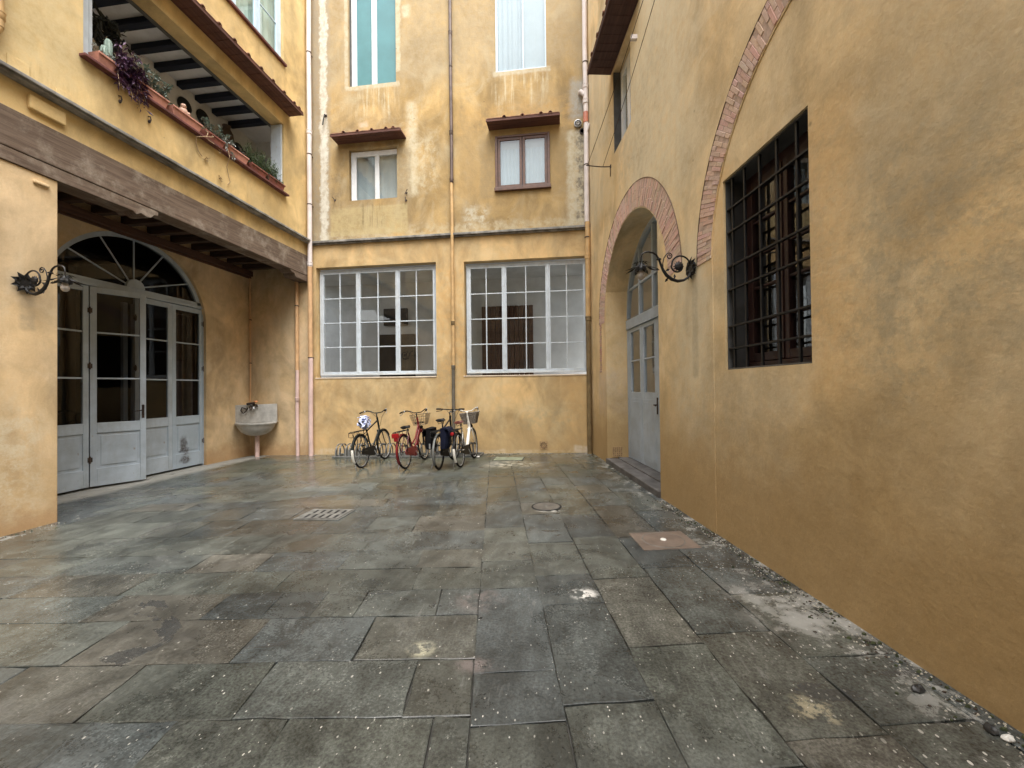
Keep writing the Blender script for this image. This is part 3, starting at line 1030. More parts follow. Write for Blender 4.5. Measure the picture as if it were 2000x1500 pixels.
# ------------------------------------------------------------------ left building (x = world y, y = into the wall)
LB = thing('left_building', 'yellow house on the left with an open loggia above a timber-beamed recess', 'building', (-6.33, 0, 0), (0, 0, PI / 2))


def door_leaf(parent, w, name, loc, rz, soot=False, handle=False, hinge_right=False, z0=-.11, z1=3.315):
    """Tall glazed leaf, hinge edge at local x = 0."""
    m = MB()
    st, th = .085, .05
    m.box(0, st, 0, th, z0, z1)
    m.box(w - st, w, 0, th, z0, z1)
    m.box(st, w - st, .002, th - .002, z0, .19)
    m.box(st, w - st, .002, th - .002, .80, .975)
    m.box(st, w - st, .002, th - .002, z1 - .10, z1)
    for z in (1.74, 2.53):
        m.box(st, w - st, .010, th - .01, z - .014, z + .014)
    paintm = M['door_scorched'] if soot else M['door_grey']
    lf = m.build(name, paintm, parent, bevel=.005, loc=loc, rot=(0, 0, rz))
    p = MB()
    p.box(st - .005, w - st + .005, .022, .036, .185, .805)
    p.box(st + .05, w - st - .05, .012, .0225, .24, .75)
    pn = p.build('panel', paintm, lf, bevel=.008)
    if soot:
        pn['label'] = 'panel with a scorched black patch'
    g = MB()
    g.quad((st, .026, .97), (w - st, .026, .97), (w - st, .026, z1 - .1), (st, .026, z1 - .1))
    g.build('pane', M['glass_hall'], lf)
    for z in (.35, 1.95, 2.9) if not hinge_right else (.4, 2.0, 3.0):
        h = MB()
        x = w if hinge_right else 0
        h.tube([(x, -.012, z - .06), (x, -.012, z + .06)], .011, 8)
        h.box(x - .03, x + .03, -.006, .001, z - .04, z + .04)
        h.build('hinge', M['rust_iron'], lf)
    if handle:
        h = MB()
        x = w - .045
        h.box(x - .018, x + .018, -.008, .0, 1.02, 1.26)
        h.tube([(x, -.008, 1.16), (x, -.05, 1.16), (x - .03, -.058, 1.165), (x - .13, -.055, 1.15)], [.01, .01, .011, .008], 8)
        h.ball((x, -.006, 1.25), .02, .008, .02)
        h.build('handle', M['bronze'], lf, smooth=True)
    return lf


def left_building():
    D = 1.62                                                # depth of the recess
    up = MB()
    log = rect(4.66, 8.60, 6.0, 7.60)
    uw = rect(5.9, 8.62, 9.02, 11.4)
    up.wall([(-6, 4.70), (9.9, 4.84), (9.9, 12.6), (-6, 12.6)], [log, uw], 0, [.3, .14])
    up.build('upper_wall', M['left_upper'], LB)
    pl = MB()
    pl.box(-6, 4.385, 0, D, -.5, 4.172)
    pl.build('pillar_wall', M['left_lower'], LB, bevel=.012)
    dw = MB()
    a = arc(6.74, 2.97, 1.47, 0, PI, 36)
    dw.wall([(4.3, -.5), (9.9, -.5), (9.9, 4.75), (4.3, 4.75)], [[(8.21, -.45)] + a + [(5.27, -.45)]], D, .18)
    dw.build('recess_wall', M['left_lower'], LB)
    ew = MB()                                               # end wall of the recess
    ew.quad((9.5, .0, -.5), (9.5, D + .05, -.5), (9.5, D + .05, 4.7), (9.5, .0, 4.7))
    ew.quad((9.5, .0, -.5), (9.5, .0, 4.7), (9.6, .0, 4.7), (9.6, .0, -.5))
    ew.build('recess_end_wall', M['left_lower'], LB)
    # timber lintel and its shaped bolsters
    b = MB()
    b.prism([(-6, 4.33), (9.49, 4.335), (9.49, 4.842), (-6, 4.72)], -.025, .30)
    bm = b.build('timber_beam', M['beam'], LB, bevel=.012)
    c = MB()
    c.prism([(-6, 4.172), (4.39, 4.172), (5.28, 4.185), (5.33, 4.15), (5.40, 4.20), (5.47, 4.175), (5.55, 4.19), (5.60, 4.25), (5.66, 4.262), (5.665, 4.329), (-6, 4.3275)], -.018, .28)
    c.build('bolster', M['beam'], LB, bevel=.006)
    c = MB()
    c.prism([(9.49, 4.19), (9.10, 4.20), (9.02, 4.185), (8.96, 4.22), (8.93, 4.275), (8.84, 4.285), (8.76, 4.333), (9.49, 4.333)], -.018, .28)
    c.build('bolster', M['beam'], LB, bevel=.006)
    cl = MB()
    cl.box(4.3, 9.5, .3, D, 4.68, 4.74)
    cl.build('recess_ceiling', M['cornice_wood'], LB)
    for i in range(11):
        j = MB()
        x = 4.55 + i * .47
        j.box(x, x + .11, .302, D - .002, 4.53, 4.68)
        j.build('recess_joist', M['brown_joist'], LB, bevel=.006)
    cn = MB()
    cn.box(4.386, 9.498, D - .10, D - .003, 4.40, 4.53)
    cn.box(4.386, 9.498, D - .05, D - .004, 4.35, 4.398)
    cn.build('cornice', M['cornice_wood'], LB, bevel=.006)
    # stone string course
    lg = MB()
    lg.box(-6, 9.43, -.15, -.001, LED, LED + .045)
    lg.box(-6, 9.43, -.115, -.002, LED - .03, LED - .001)
    lg.build('ledge', M['stone'], LB, bevel=.008)
    # ---- arched glazed doorway
    f = MB()
    y = D + .06
    ao, ai = arc(6.74, 2.97, 1.465, R(14.5), R(165.5), 40), arc(6.74, 2.97, 1.385, R(14.5), R(165.5), 40)
    f.prism(ao + ai[::-1], y, y + .09)
    f.box(5.275, 8.205, y - .012, y + .09, 3.325, 3.39)
    f.box(5.275, 8.205, y, y + .085, 3.39, 3.455)
    f.box(5.272, 5.29, y, y + .09, -.14, 3.325)
    f.box(8.19, 8.208, y, y + .09, -.14, 3.325)
    fr = f.build('arched_frame', M['door_grey'], LB, bevel=.005)
    hub = MB()
    hub.prism(arc(6.74, 3.455, .165, 0, PI, 16), y - .02, y + .04)
    hub.build('fan_hub', M['door_grey'], fr, bevel=.005)
    for ang in (18, 54, 90, 126, 158):
        a = R(ang)
        # distance along the ray to the arch
        dx, dz = math.cos(a), math.sin(a)
        oz = 3.455 - 2.97
        t = -oz * dz + math.sqrt(max(0, (oz * dz) ** 2 - oz * oz + 1.40 ** 2))
        s = MB()
        s.tube([(6.74 + dx * .15, y + .035, 3.455 + dz * .15), (6.74 + dx * t, y + .035, 3.455 + dz * t)], .014, 6)
        s.build('fan_bar', M['door_grey'], fr)
    g = MB()
    ga = arc(6.74, 2.97, 1.39, R(20.5), R(159.5), 30)
    g.add([(p[0], y + .04, p[1]) for p in ga], [tuple(range(len(ga)))])
    g.build('fan_pane', M['glass_hall'], fr)
    y2 = D + .075
    door_leaf(LB, .715, 'door_leaf', (5.275, y2, 0), 0)
    door_leaf(LB, .735, 'door_leaf', (5.995, y2 - .012, 0), -R(27), handle=True)
    door_leaf(LB, .735, 'door_leaf', (6.745, y2, 0), 0)
    door_leaf(LB, .72, 'door_leaf', (7.482, y2, 0), 0, soot=True, hinge_right=True)
    r = MB()
    r.room(4.6, 9.0, D + .2, D + 4.5, -.16, 4.75)
    r.build('hall_interior', M['interior_dark'], LB)
    # the bay behind the glass: pale folded curtain and the other half of the inner frame
    wavy(7.75, 8.3, -.1, 3.2, D + .45, .03, .13, 2).build('inner_curtain', M['reveal_gray'], LB, smooth=True)
    i = MB()
    i.box(6.72, 6.80, D + .3, D + .36, -.1, 3.2)
    i.box(6.9, 6.95, D + .3, D + .36, -.1, 3.2)
    i.build('inner_post', M['door_grey'], LB)
    # ---- loggia
    r = MB()
    r.room(3.2, 9.4, .3, 1.36, 5.3, 7.765)
    r.build('loggia_walls', M['loggia_white'], LB)
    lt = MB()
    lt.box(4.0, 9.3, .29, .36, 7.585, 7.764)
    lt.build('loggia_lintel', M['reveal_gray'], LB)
    for x in (4.67, 5.11, 5.55, 5.99, 6.45, 6.87, 7.33, 7.74, 8.16, 8.6):
        j = MB()
        j.box(x - .065, x + .065, .345, 1.355, 7.655, 7.764)
        j.build('loggia_joist', M['joist'], LB, bevel=.01)
    s = MB()
    s.box(4.61, 8.66, -.10, .12, 5.958, 5.998)
    s.build('loggia_sill', M['sill_red'], LB, bevel=.008)
    jb = MB()
    jb.box(8.555, 8.598, .03, .29, 6.0, 7.58)
    jb.build('loggia_jamb', M['win_grey'], LB, bevel=.005)
    f = MB()
    f.box(4.665, 4.72, .06, .13, 6.0, 7.59)
    f.box(4.74, 4.80, .10, .16, 6.0, 7.59)
    f.box(4.83, 4.875, .14, .2, 6.0, 7.59)
    f.build('folded_sash', M['win_grey'], LB, bevel=.006)
    canopy(LB, 4.1, 8.80, 7.905, .34, M['canopy'], 14)
    # ---- big upper window
    f = MB()
    y = .07
    f.box(8.54, 8.62, y, y + .06, 9.03, 11.4)
    f.box(5.9, 8.54, y, y + .06, 11.3, 11.4)
    f.box(5.9, 8.54, y, y + .06, 9.03, 9.07)
    w = f.build('upper_window', M['blue_white'], LB, bevel=.004)
    for a, b in ((5.93, 6.58), (6.58, 7.23), (7.23, 7.885), (7.885, 8.54)):
        s = MB()
        a1, b1, c1, d1 = casement(s, a + .004, b - .004, 9.075, 11.295, y - .01, .05, 1, [9.83, 10.6], .075, .05, .024)
        s.build('casement', M['blue_white'], w, bevel=.004)
        g = MB()
        g.quad((a1, y + .015, c1), (b1, y + .015, c1), (b1, y + .015, d1), (a1, y + .015, d1))
        g.build('pane', M['glass'], w)
    wavy(5.9, 8.56, 9.0, 11.4, y + .12, .02, .2, 12).build('curtain', M['curtain_green'], w, smooth=True)
    s = MB()
    s.box(5.8, 8.66, -.06, .12, 8.965, 9.018)
    s.build('sill', M['sill_red'], w, bevel=.006)
    # plastered-over cover and patches standing proud of the wall
    for (u0, u1, z0, z1, d) in ((4.08, 4.44, 4.905, 5.07, .05), (4.13, 4.29, 4.035, 4.075, .03)):
        c = MB()
        c.box(u0, u1, -d, .0, z0, z1)
        c.build('render_block', M['left_upper'] if z0 > 4.5 else M['left_lower'], LB, bevel=.012)
    c = MB()
    c.box(4.36, 4.56, -.014, .0, 5.2, 5.36)
    c.build('cover_plate', M['left_upper'], LB, bevel=.004)
    c = MB()
    c.box(3.90, 4.10, -.014, .0, 5.24, 5.42)
    c.build('cover_plate', M['left_upper'], LB, bevel=.004)


left_building()

# ------------------------------------------------------------------ right building (x = along the wall towards the camera, y into it)
RB = thing('right_building', 'tall brown ochre house filling the right side with brick arches set in its wall', 'building', (.6, 9.54, 0), (0, 0, RA - PI / 2))


def brick_arch(parent, cx, cz, ri, ro, a0, a1, seed, rz=1., name='brick_arch', tail=0):
    rnd = random.Random(seed)
    m = MB()
    L = (a1 - a0) * (ri + ro) / 2
    n = int(L / .042)
    def P(r, a):
        return (cx + r * math.cos(a), cz + r * rz * math.sin(a))
    for i in range(n):
        b0, b1 = a0 + (a1 - a0) * (i + .06) / n, a0 + (a1 - a0) * (i + .94) / n
        base = rnd.choice([(.63, .455, .375), (.61, .43, .35), (.64, .465, .39), (.58, .39, .32)])
        cut = ri + (ro - ri) * ((.36 if i % 2 else .66) + rnd.uniform(-.08, .08))
        for r0, r1 in ((ri + rnd.uniform(-.010, .006), cut - .003), (cut + .003, ro + rnd.uniform(-.008, .003))):
            m.col = tuple(c * rnd.uniform(.91, 1.09) for c in base)
            pr = rnd.uniform(.001, .011)
            m.prism([P(r0, b0), P(r1, b0), P(r1, b1), P(r0, b1)], -pr, .03)
    if tail:
        for sx in tail:
            z = cz
            for i in range(int(sx[2] / .045)):
                m.col = tuple(min(1, c * rnd.uniform(.8, 1.15)) for c in (.45, .27, .20))
                m.box(sx[0] + rnd.uniform(-.02, .02), sx[1] + rnd.uniform(-.02, .02), -rnd.uniform(.003, .010), .03, z - .042, z - .004)
                z -= .045
    o = m.build(name, M['brick'], parent, bevel=.004, color=True, seg=1)
    b = MB()
    k = 40
    outer = [P(ro - .004, a0 + (a1 - a0) * i / k) for i in range(k + 1)]
    inner = [P(ri + .004, a0 + (a1 - a0) * i / k) for i in range(k + 1)]
    b.prism(outer + inner[::-1], -.0025, .028)
    b.build('mortar', M['mortar'], o)
    for s0, s1 in ((ro - .002, ro + .006),):
        e = MB()
        e.prism([P(s1, a0 + (a1 - a0) * i / 60) for i in range(61)] + [P(s0, a0 + (a1 - a0) * i / 60) for i in range(61)][::-1], -.009, .02)
        e.build('edge_line', M['bronze_line'], o)
    return o


def right_building():
    w = MB()
    cx, cz, ri = 2.72, 2.79, 1.5
    a_end = math.acos((3.9 - cx) / ri)
    door = [(1.3, -.5)] + [(1.3, 2.9)] + [p for p in arc(cx, cz, ri, PI - .19, a_end, 34) if p[0] > 1.3] + [(3.9, -.5)]
    big = [(5.27, -.3)] + arc(6.88, 2.79, 1.61, PI, 0, 40) + [(8.49, -.3)]
    upw = rect(1.98, 2.92, 5.72, 7.22)
    w.wall([(-.4, -.6), (16, -.6), (16, 12.4), (-.4, 12.4)], [door, big, upw], 0, [.42, .03, .25])
    w.build('wall', M['right_wall'], RB)
    inf = MB()
    inf.wall([(5.2, -.6), (8.56, -.6), (8.56, 2.79)] + arc(6.88, 2.79, 1.68, 0, PI, 30) + [(5.2, 2.79)], [rect(5.47, 6.54, 1.65, 3.46)], .009, .34)
    inf.build('arch_infill', M['right_wall'], RB)
    brick_arch(RB, 2.72, 2.79, 1.515, 1.90, .06, PI - .0, 4, tail=[(.83, .98, 1.0)])
    brick_arch(RB, 6.88, 2.79, 1.625, 1.905, .0, PI, 8)
    # ---- arched door
    y = .42
    st = MB()
    st.box(1.302, 3.898, -.035, .2, -.2, .10)
    st.box(1.302, 3.898, .205, .62, -.2, .112)
    st.build('threshold_step', M['step'], RB, bevel=.012)
    f = MB()
    f.box(1.30, 1.40, y, y + .08, .115, 2.62)
    f.box(3.80, 3.90, y, y + .08, .115, 2.62)
    f.box(1.30, 3.90, y - .02, y + .08, 2.62, 2.80)
    ao = arc(2.72, 2.79, 1.51, 0.04, PI - .04, 40)
    ai = arc(2.72, 2.79, 1.42, 0.04, PI - .04, 40)
    f.prism(ao + ai[::-1], y + .002, y + .08)
    for x in (1.98, 2.62, 3.26):
        h = math.sqrt(1.43 ** 2 - (x - 2.72) ** 2)
        f.box(x - .03, x + .03, y + .005, y + .07, 2.80, 2.79 + h)
    f.box(1.36, 3.84, y + .012, y + .06, 3.36, 3.40)
    d = f.build('arched_door', M['door_grey'], RB, bevel=.005)
    for i, (a, b) in enumerate(((1.405, 2.075), (2.08, 2.74), (2.745, 3.27), (3.275, 3.795))):
        s = MB()
        yy = y + .006 + .004 * (i % 2)
        a1, b1, c1, d1 = casement(s, a, b, .118, 2.615, yy, .055, 1, [1.99], .085, .075, .026, sill_rail=1.28)
        s.build('door_leaf', M['door_grey'], d, bevel=.005)
        p = MB()
        p.box(a + .10, b - .10, yy - .006, yy + .003, .26, 1.22)
        p.box(a + .05, b - .05, yy - .003, yy + .002, .2, 1.28)
        p.build('panel', M['door_grey'], d, bevel=.006)
        g = MB()
        g.quad((a1, yy + .03, c1), (b1, yy + .03, c1), (b1, yy + .03, d1), (a1, yy + .03, d1))
        g.build('pane', M['glass_dark'], d)
    g = MB()
    g.add([(p[0], y + .045, p[1]) for p in arc(2.72, 2.79, 1.43, .05, PI - .05, 30)], [tuple(range(31))])
    g.build('fan_pane', M['glass_dark'], d)
    h = MB()
    h.box(2.765, 2.80, y - .008, y + .008, 1.05, 1.32)
    h.tube([(2.78, y, 1.2), (2.78, y - .06, 1.2), (2.87, y - .065, 1.19)], .01, 8)
    h.build('handle', M['bronze'], d, smooth=True)
    r = MB()
    r.room(.9, 5.0, y + .09, 4.2, .0, 4.6)
    r.build('door_interior', M['loggia_white'], RB)
    # ---- barred window in the filled arch
    rv = MB()
    u0, u1, z0, z1 = 5.473, 6.537, 1.653, 3.457
    rv.box(u0, u0 + .012, .03, .33, z0, z1)
    rv.box(u1 - .012, u1, .03, .33, z0, z1)
    rv.box(u0 + .012, u1 - .012, .03, .33, z1 - .012, z1)
    rv.box(u0 + .012, u1 - .012, .03, .33, z0, z0 + .012)
    bw = rv.build('barred_window', M['reveal_gray'], RB)
    f = MB()
    f.box(u0 + .013, u0 + .075, .2, .28, z0 + .013, z1 - .013)
    f.box(u1 - .075, u1 - .013, .2, .28, z0 + .013, z1 - .013)
    f.box(u0 + .075, u1 - .075, .202, .28, z1 - .09, z1 - .014)
    f.box(u0 + .075, u1 - .075, .17, .28, z0 + .013, z0 + .06)
    f.build('frame', M['maroon'], bw, bevel=.006)
    mid = (u0 + u1) / 2
    for a, b in ((u0 + .08, mid - .003), (mid + .003, u1 - .08)):
        s = MB()
        a1, b1, c1, d1 = casement(s, a, b, z0 + .065, z1 - .095, .19, .06, 1, 5, .072, .075, .022)
        if b < mid:
            s.box(b - .02, b + .026, .178, .192, z0 + .07, z1 - .1)
        s.build('casement', M['maroon'], bw, bevel=.005)
        g = MB()
        g.quad((a1, .222, c1), (b1, .222, c1), (b1, .222, d1), (a1, .222, d1))
        g.build('pane', M['glass_dark'], bw)
    r = MB()
    r.room(u0 - .3, u1 + .3, .335, 2.2, z0 - .3, z1 + .3)
    r.build('interior', M['interior_dark'], bw)
    gr = MB()
    for x in (5.56, 5.745, 5.955, 6.165, 6.38):
        gr.box(x - .010, x + .010, .040, .060, z0 + .005, z1 - .005)
    for z in (3.175, 2.955, 2.63, 2.41, 2.06, 1.85):
        gr.box(u0 + .004, u1 - .004, .034, .066, z - .0085, z + .0085)
    gr.build('iron_grille', M['iron'], bw, bevel=.003)
    # ---- upper window and its hood
    f = MB()
    y = .14
    f.box(1.985, 2.06, y, y + .07, 5.725, 7.215)
    f.box(2.84, 2.915, y, y + .07, 5.725, 7.215)
    f.box(2.06, 2.84, y + .002, y + .07, 7.12, 7.215)
    f.box(2.06, 2.84, y + .002, y + .07, 5.725, 5.79)
    uw = f.build('upper_window', M['white'], RB, bevel=.005)
    for a, b in ((2.065, 2.448), (2.452, 2.835)):
        s = MB()
        a1, b1, c1, d1 = casement(s, a, b, 5.795, 7.115, y - .015, .06, 1, 1, .07, .07)
        s.build('casement', M['white'], uw, bevel=.005)
        g = MB()
        g.quad((a1, y + .02, c1), (b1, y + .02, c1), (b1, y + .02, d1), (a1, y + .02, d1))
        g.build('pane', M['glass'], uw)
    r = MB()
    r.room(1.9, 3.0, .26, 1.4, 5.6, 7.4)
    r.build('interior', M['loggia_white'], uw)
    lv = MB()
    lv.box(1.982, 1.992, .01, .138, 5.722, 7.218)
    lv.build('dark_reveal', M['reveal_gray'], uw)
    canopy(RB, 1.86, 3.42, 7.27, .42, M['canopy_dark'], 4)


right_building()

# ------------------------------------------------------------------ the house across the yard, behind the camera: it closes the yard and shows in the panes
FB = thing('facing_building', 'ochre house with shuttered openings closing the near end of the courtyard', 'building', (0, -5.2, 0), (0, 0, PI))


def facing_building():
    w = MB()
    hs = [rect(u, u + 1.1, z, z + 1.9) for u in (-2.4, .2, 2.8, 5.0) for z in (5.6, 8.6)]
    hs += [[(u, -.1), (u, 2.4)] + arc(u + .9, 2.4, .9, PI, 0, 14)[1:-1] + [(u + 1.8, 2.4), (u + 1.8, -.1)] for u in (-1.6, 1.4, 4.3)]
    w.wall([(-4, -.5), (7.5, -.5), (7.5, 10.5), (-4, 10.5)], hs, 0, .3)
    w.build('wall', M['facing'], FB)
    d = MB()
    for u in (-2.4, .2, 2.8, 5.0):
        for z in (5.6, 8.6):
            d.box(u - .02, u + 1.12, .22, .26, z - .02, z + 1.92)
    d.build('shutters', M['brown_joist'], FB)
    d = MB()
    for u in (-1.6, 1.4, 4.3):
        d.box(u - .05, u + 1.85, .26, .3, -.1, 3.4)
    d.build('doors', M['door_grey'], FB)
    c = MB()
    c.box(-4, 7.5, -.12, -.001, 4.9, 5.0)
    c.build('ledge', M['stone'], FB)


facing_building()

# ------------------------------------------------------------------ pipes
def pipe(label, x, y, r, secs, rings=(), clips=(), ctop=None):
    """Vertical drainpipe: secs = (name, z0, z1, material)."""
    z0 = secs[0][1]
    t = thing('drainpipe', label, 'drainpipe', (x, y, z0), group='drainpipes on the courtyard walls')
    rnd = random.Random(int(abs(x) * 100))
    for nm, a, b, mt in secs:
        m = MB()
        n = max(2, int((b - a) / .8))
        m.tube([(rnd.gauss(0, .003), rnd.gauss(0, .002), a - z0 + (b - a) * i / n) for i in range(n + 1)], r, 14)
        m.build(nm, M[mt], t, smooth=True)
    for z, mt, k in rings:
        m = MB()
        m.lathe([(r * 1.02, -.05), (r * 1.2, -.04), (r * 1.2, .03), (r * 1.3, .034), (r * 1.3, .05), (r * 1.02, .055)], (0, 0, z - z0), n=14)
        m.build('collar', M[mt], t, smooth=True)
    for z in clips:
        m = MB()
        m.lathe([(r * 1.04, -.012), (r * 1.1, -.012), (r * 1.1, .012), (r * 1.04, .012)], (0, 0, z - z0), n=14)
        m.box(-.008, .008, r * .9, r + .09, z - z0 - .01, z - z0 + .01)
        m.build('clip', M['rust_iron'], t)
    return t


pipe('white and pink drainpipe in the corner between the yellow house and the end wall', -6.225, 9.40, .055,
     [('lower_section', fz(-6.2), 2.30, 'pink'), ('middle_section', 2.30, 4.55, 'peach'), ('upper_section', 4.55, 12.5, 'pvc')],
     rings=((4.62, 'pvc', 0), (7.9, 'pvc', 0)), clips=(2.3, 7.35, 9.9, 6.1))
pipe('slender pink and peach drainpipe inside the recess beside the stone basin', -6.60, 9.42, .042,
     [('lower_section', fz(-6.6), 2.0, 'pink'), ('upper_section', 2.0, 4.3, 'peach')], rings=((1.27, 'pink', 0),), clips=(3.6,))
pipe('thin drainpipe down the middle of the end wall, brown above and ochre below', -2.62, 9.465, .038,
     [('lower_section', fz(-2.6), 2.0, 'grey_pipe'), ('middle_section', 2.0, 6.45, 'ochre_pipe'), ('upper_section', 6.45, 12.6, 'brown_pipe')],
     rings=((6.45, 'brown_pipe', 0), (3.05, 'olive_pipe', 0), (2.0, 'grey_pipe', 0), (7.6, 'brown_pipe', 0), (10.0, 'brown_pipe', 0)), clips=(9.2,))
pr = pipe('white drainpipe turning orange and olive in the right corner beside the gridded window', .545, 9.415, .055,
          [('lower_section', fz(.5), 3.0, 'olive_pipe'), ('middle_section', 3.0, 5.25, 'ochre_pipe'), ('upper_section', 5.25, 12.5, 'pvc')],
          rings=((3.05, 'olive_pipe', 0), (4.45, 'ochre_pipe', 0), (8.35, 'pvc', 0), (8.0, 'pvc', 0)), clips=(6.55, 8.9, 4.9))
m = MB()
m.tube([(-.03, 0, 8.15), (-.075, .0, 8.22), (-.10, .02, 8.26), (-.115, .06, 8.28), (-.115, .125, 8.28)], .045, 12)
m.build('branch', M['pvc'], pr, smooth=True)
m = MB()
m.lathe([(.057, 7.52), (.059, 7.54), (.059, 7.74), (.057, 7.76)], (0, 0, 0), n=14)
m.build('orange_band', M['red_pvc'], pr, smooth=True)
m = MB()
m.tube([(.02, -.02, 7.3), (.06, -.05, 7.42), (.07, -.055, 7.46)], .03, 10)
m.build('branch', M['pvc'], pr, smooth=True)
pipe('hair thin ochre pipe running down the inner corner of the recess to the basin', -7.90, 9.45, .018,
     [('section', 1.2, 4.35, 'peach')], clips=(2.2, 3.3))
t = pipe('peach pipe with an elbow at the upper left edge of the yellow house', -6.27, 3.79, .05,
         [('section', 5.62, 12.2, 'ochre_pipe')], rings=((5.75, 'ochre_pipe', 0),))
m = MB()
m.tube([(0, 0, .0), (0, -.03, -.07), (0, -.11, -.11), (0, -.4, -.13)], .05, 12)
m.build('elbow', M['ochre_pipe'], t, smooth=True)

# ------------------------------------------------------------------ corner basin
bs = thing('wall_basin', 'old grey marble wash basin fixed across the corner of the recess', 'basin', (-7.53, 9.19, 0), (0, 0, R(22)))
m = MB()
m.prism([(-.46, .70), (.46, .72), (.455, 1.17), (-.465, 1.15)], .0, .05)
m.prism([(-.46, .70), (.46, .72), (-.0, .4)], .03, .30)
m.build('back_slab', M['marble'], bs, bevel=.01)
m = MB()
prof = [(.10, .40), (.22, .43), (.33, .50), (.40, .60), (.425, .665), (.445, .675), (.455, .70), (.445, .725), (.40, .725), (.37, .70), (.30, .60), (.1, .52), (.001, .51)]
m.lathe(prof, (0, 0, 0), 'z', 24, PI, PI)
for i, v in enumerate(m.v):
    m.v[i] = (v[0], v[1] * .78, v[2])
m.build('bowl', M['marble'], bs, smooth=True)
m = MB()
m.tube([(0, .06, fz(-7.5)), (0, .06, .46)], .05, 12)
m.build('waste_pipe', M['pink'], bs, smooth=True)
m = MB()
m.tube([(-.10, .03, 1.10), (-.10, -.06, 1.11), (-.09, -.11, 1.08), (-.08, -.12, 1.02)], [.028, .03, .026, .022], 10)
m.tube([(-.19, -.05, 1.17), (-.02, -.05, 1.2)], .028, 8)
m.tube([(-.22, -.03, 1.06), (-.29, -.06, 1.09), (-.31, -.07, 1.02), (-.26, -.07, .95), (-.2, -.07, 1.0), (-.17, -.05, 1.08)], .016, 6)
m.tube([(-.06, -.02, 1.15), (.02, -.05, 1.16), (.04, -.05, 1.10)], .02, 8)
m.build('tap', M['bronze'], bs, smooth=True)
m = MB()
m.lathe([(.0, .03), (.035, .025), (.045, .0), (.035, -.02), (.0, -.025)], (.0, -.03, 1.225), n=12)
m.build('tap_knob', M['orange'], bs, smooth=True)
m = MB()
m.tube([(-.04, -.06, 1.09), (-.03, -.09, 1.05)], .028, 8)
m.build('tap_nozzle', M['alu'], bs, smooth=True)

# ------------------------------------------------------------------ iron wall lamps (x sideways, -y out of the wall)
def spiral(c, r0, r1, a0, a1, n=30):
    return [(c[0] + (r0 + (r1 - r0) * i / n) * math.cos(a0 + (a1 - a0) * i / n), c[1] + (r0 + (r1 - r0) * i / n) * math.sin(a0 + (a1 - a0) * i / n)) for i in range(n + 1)]


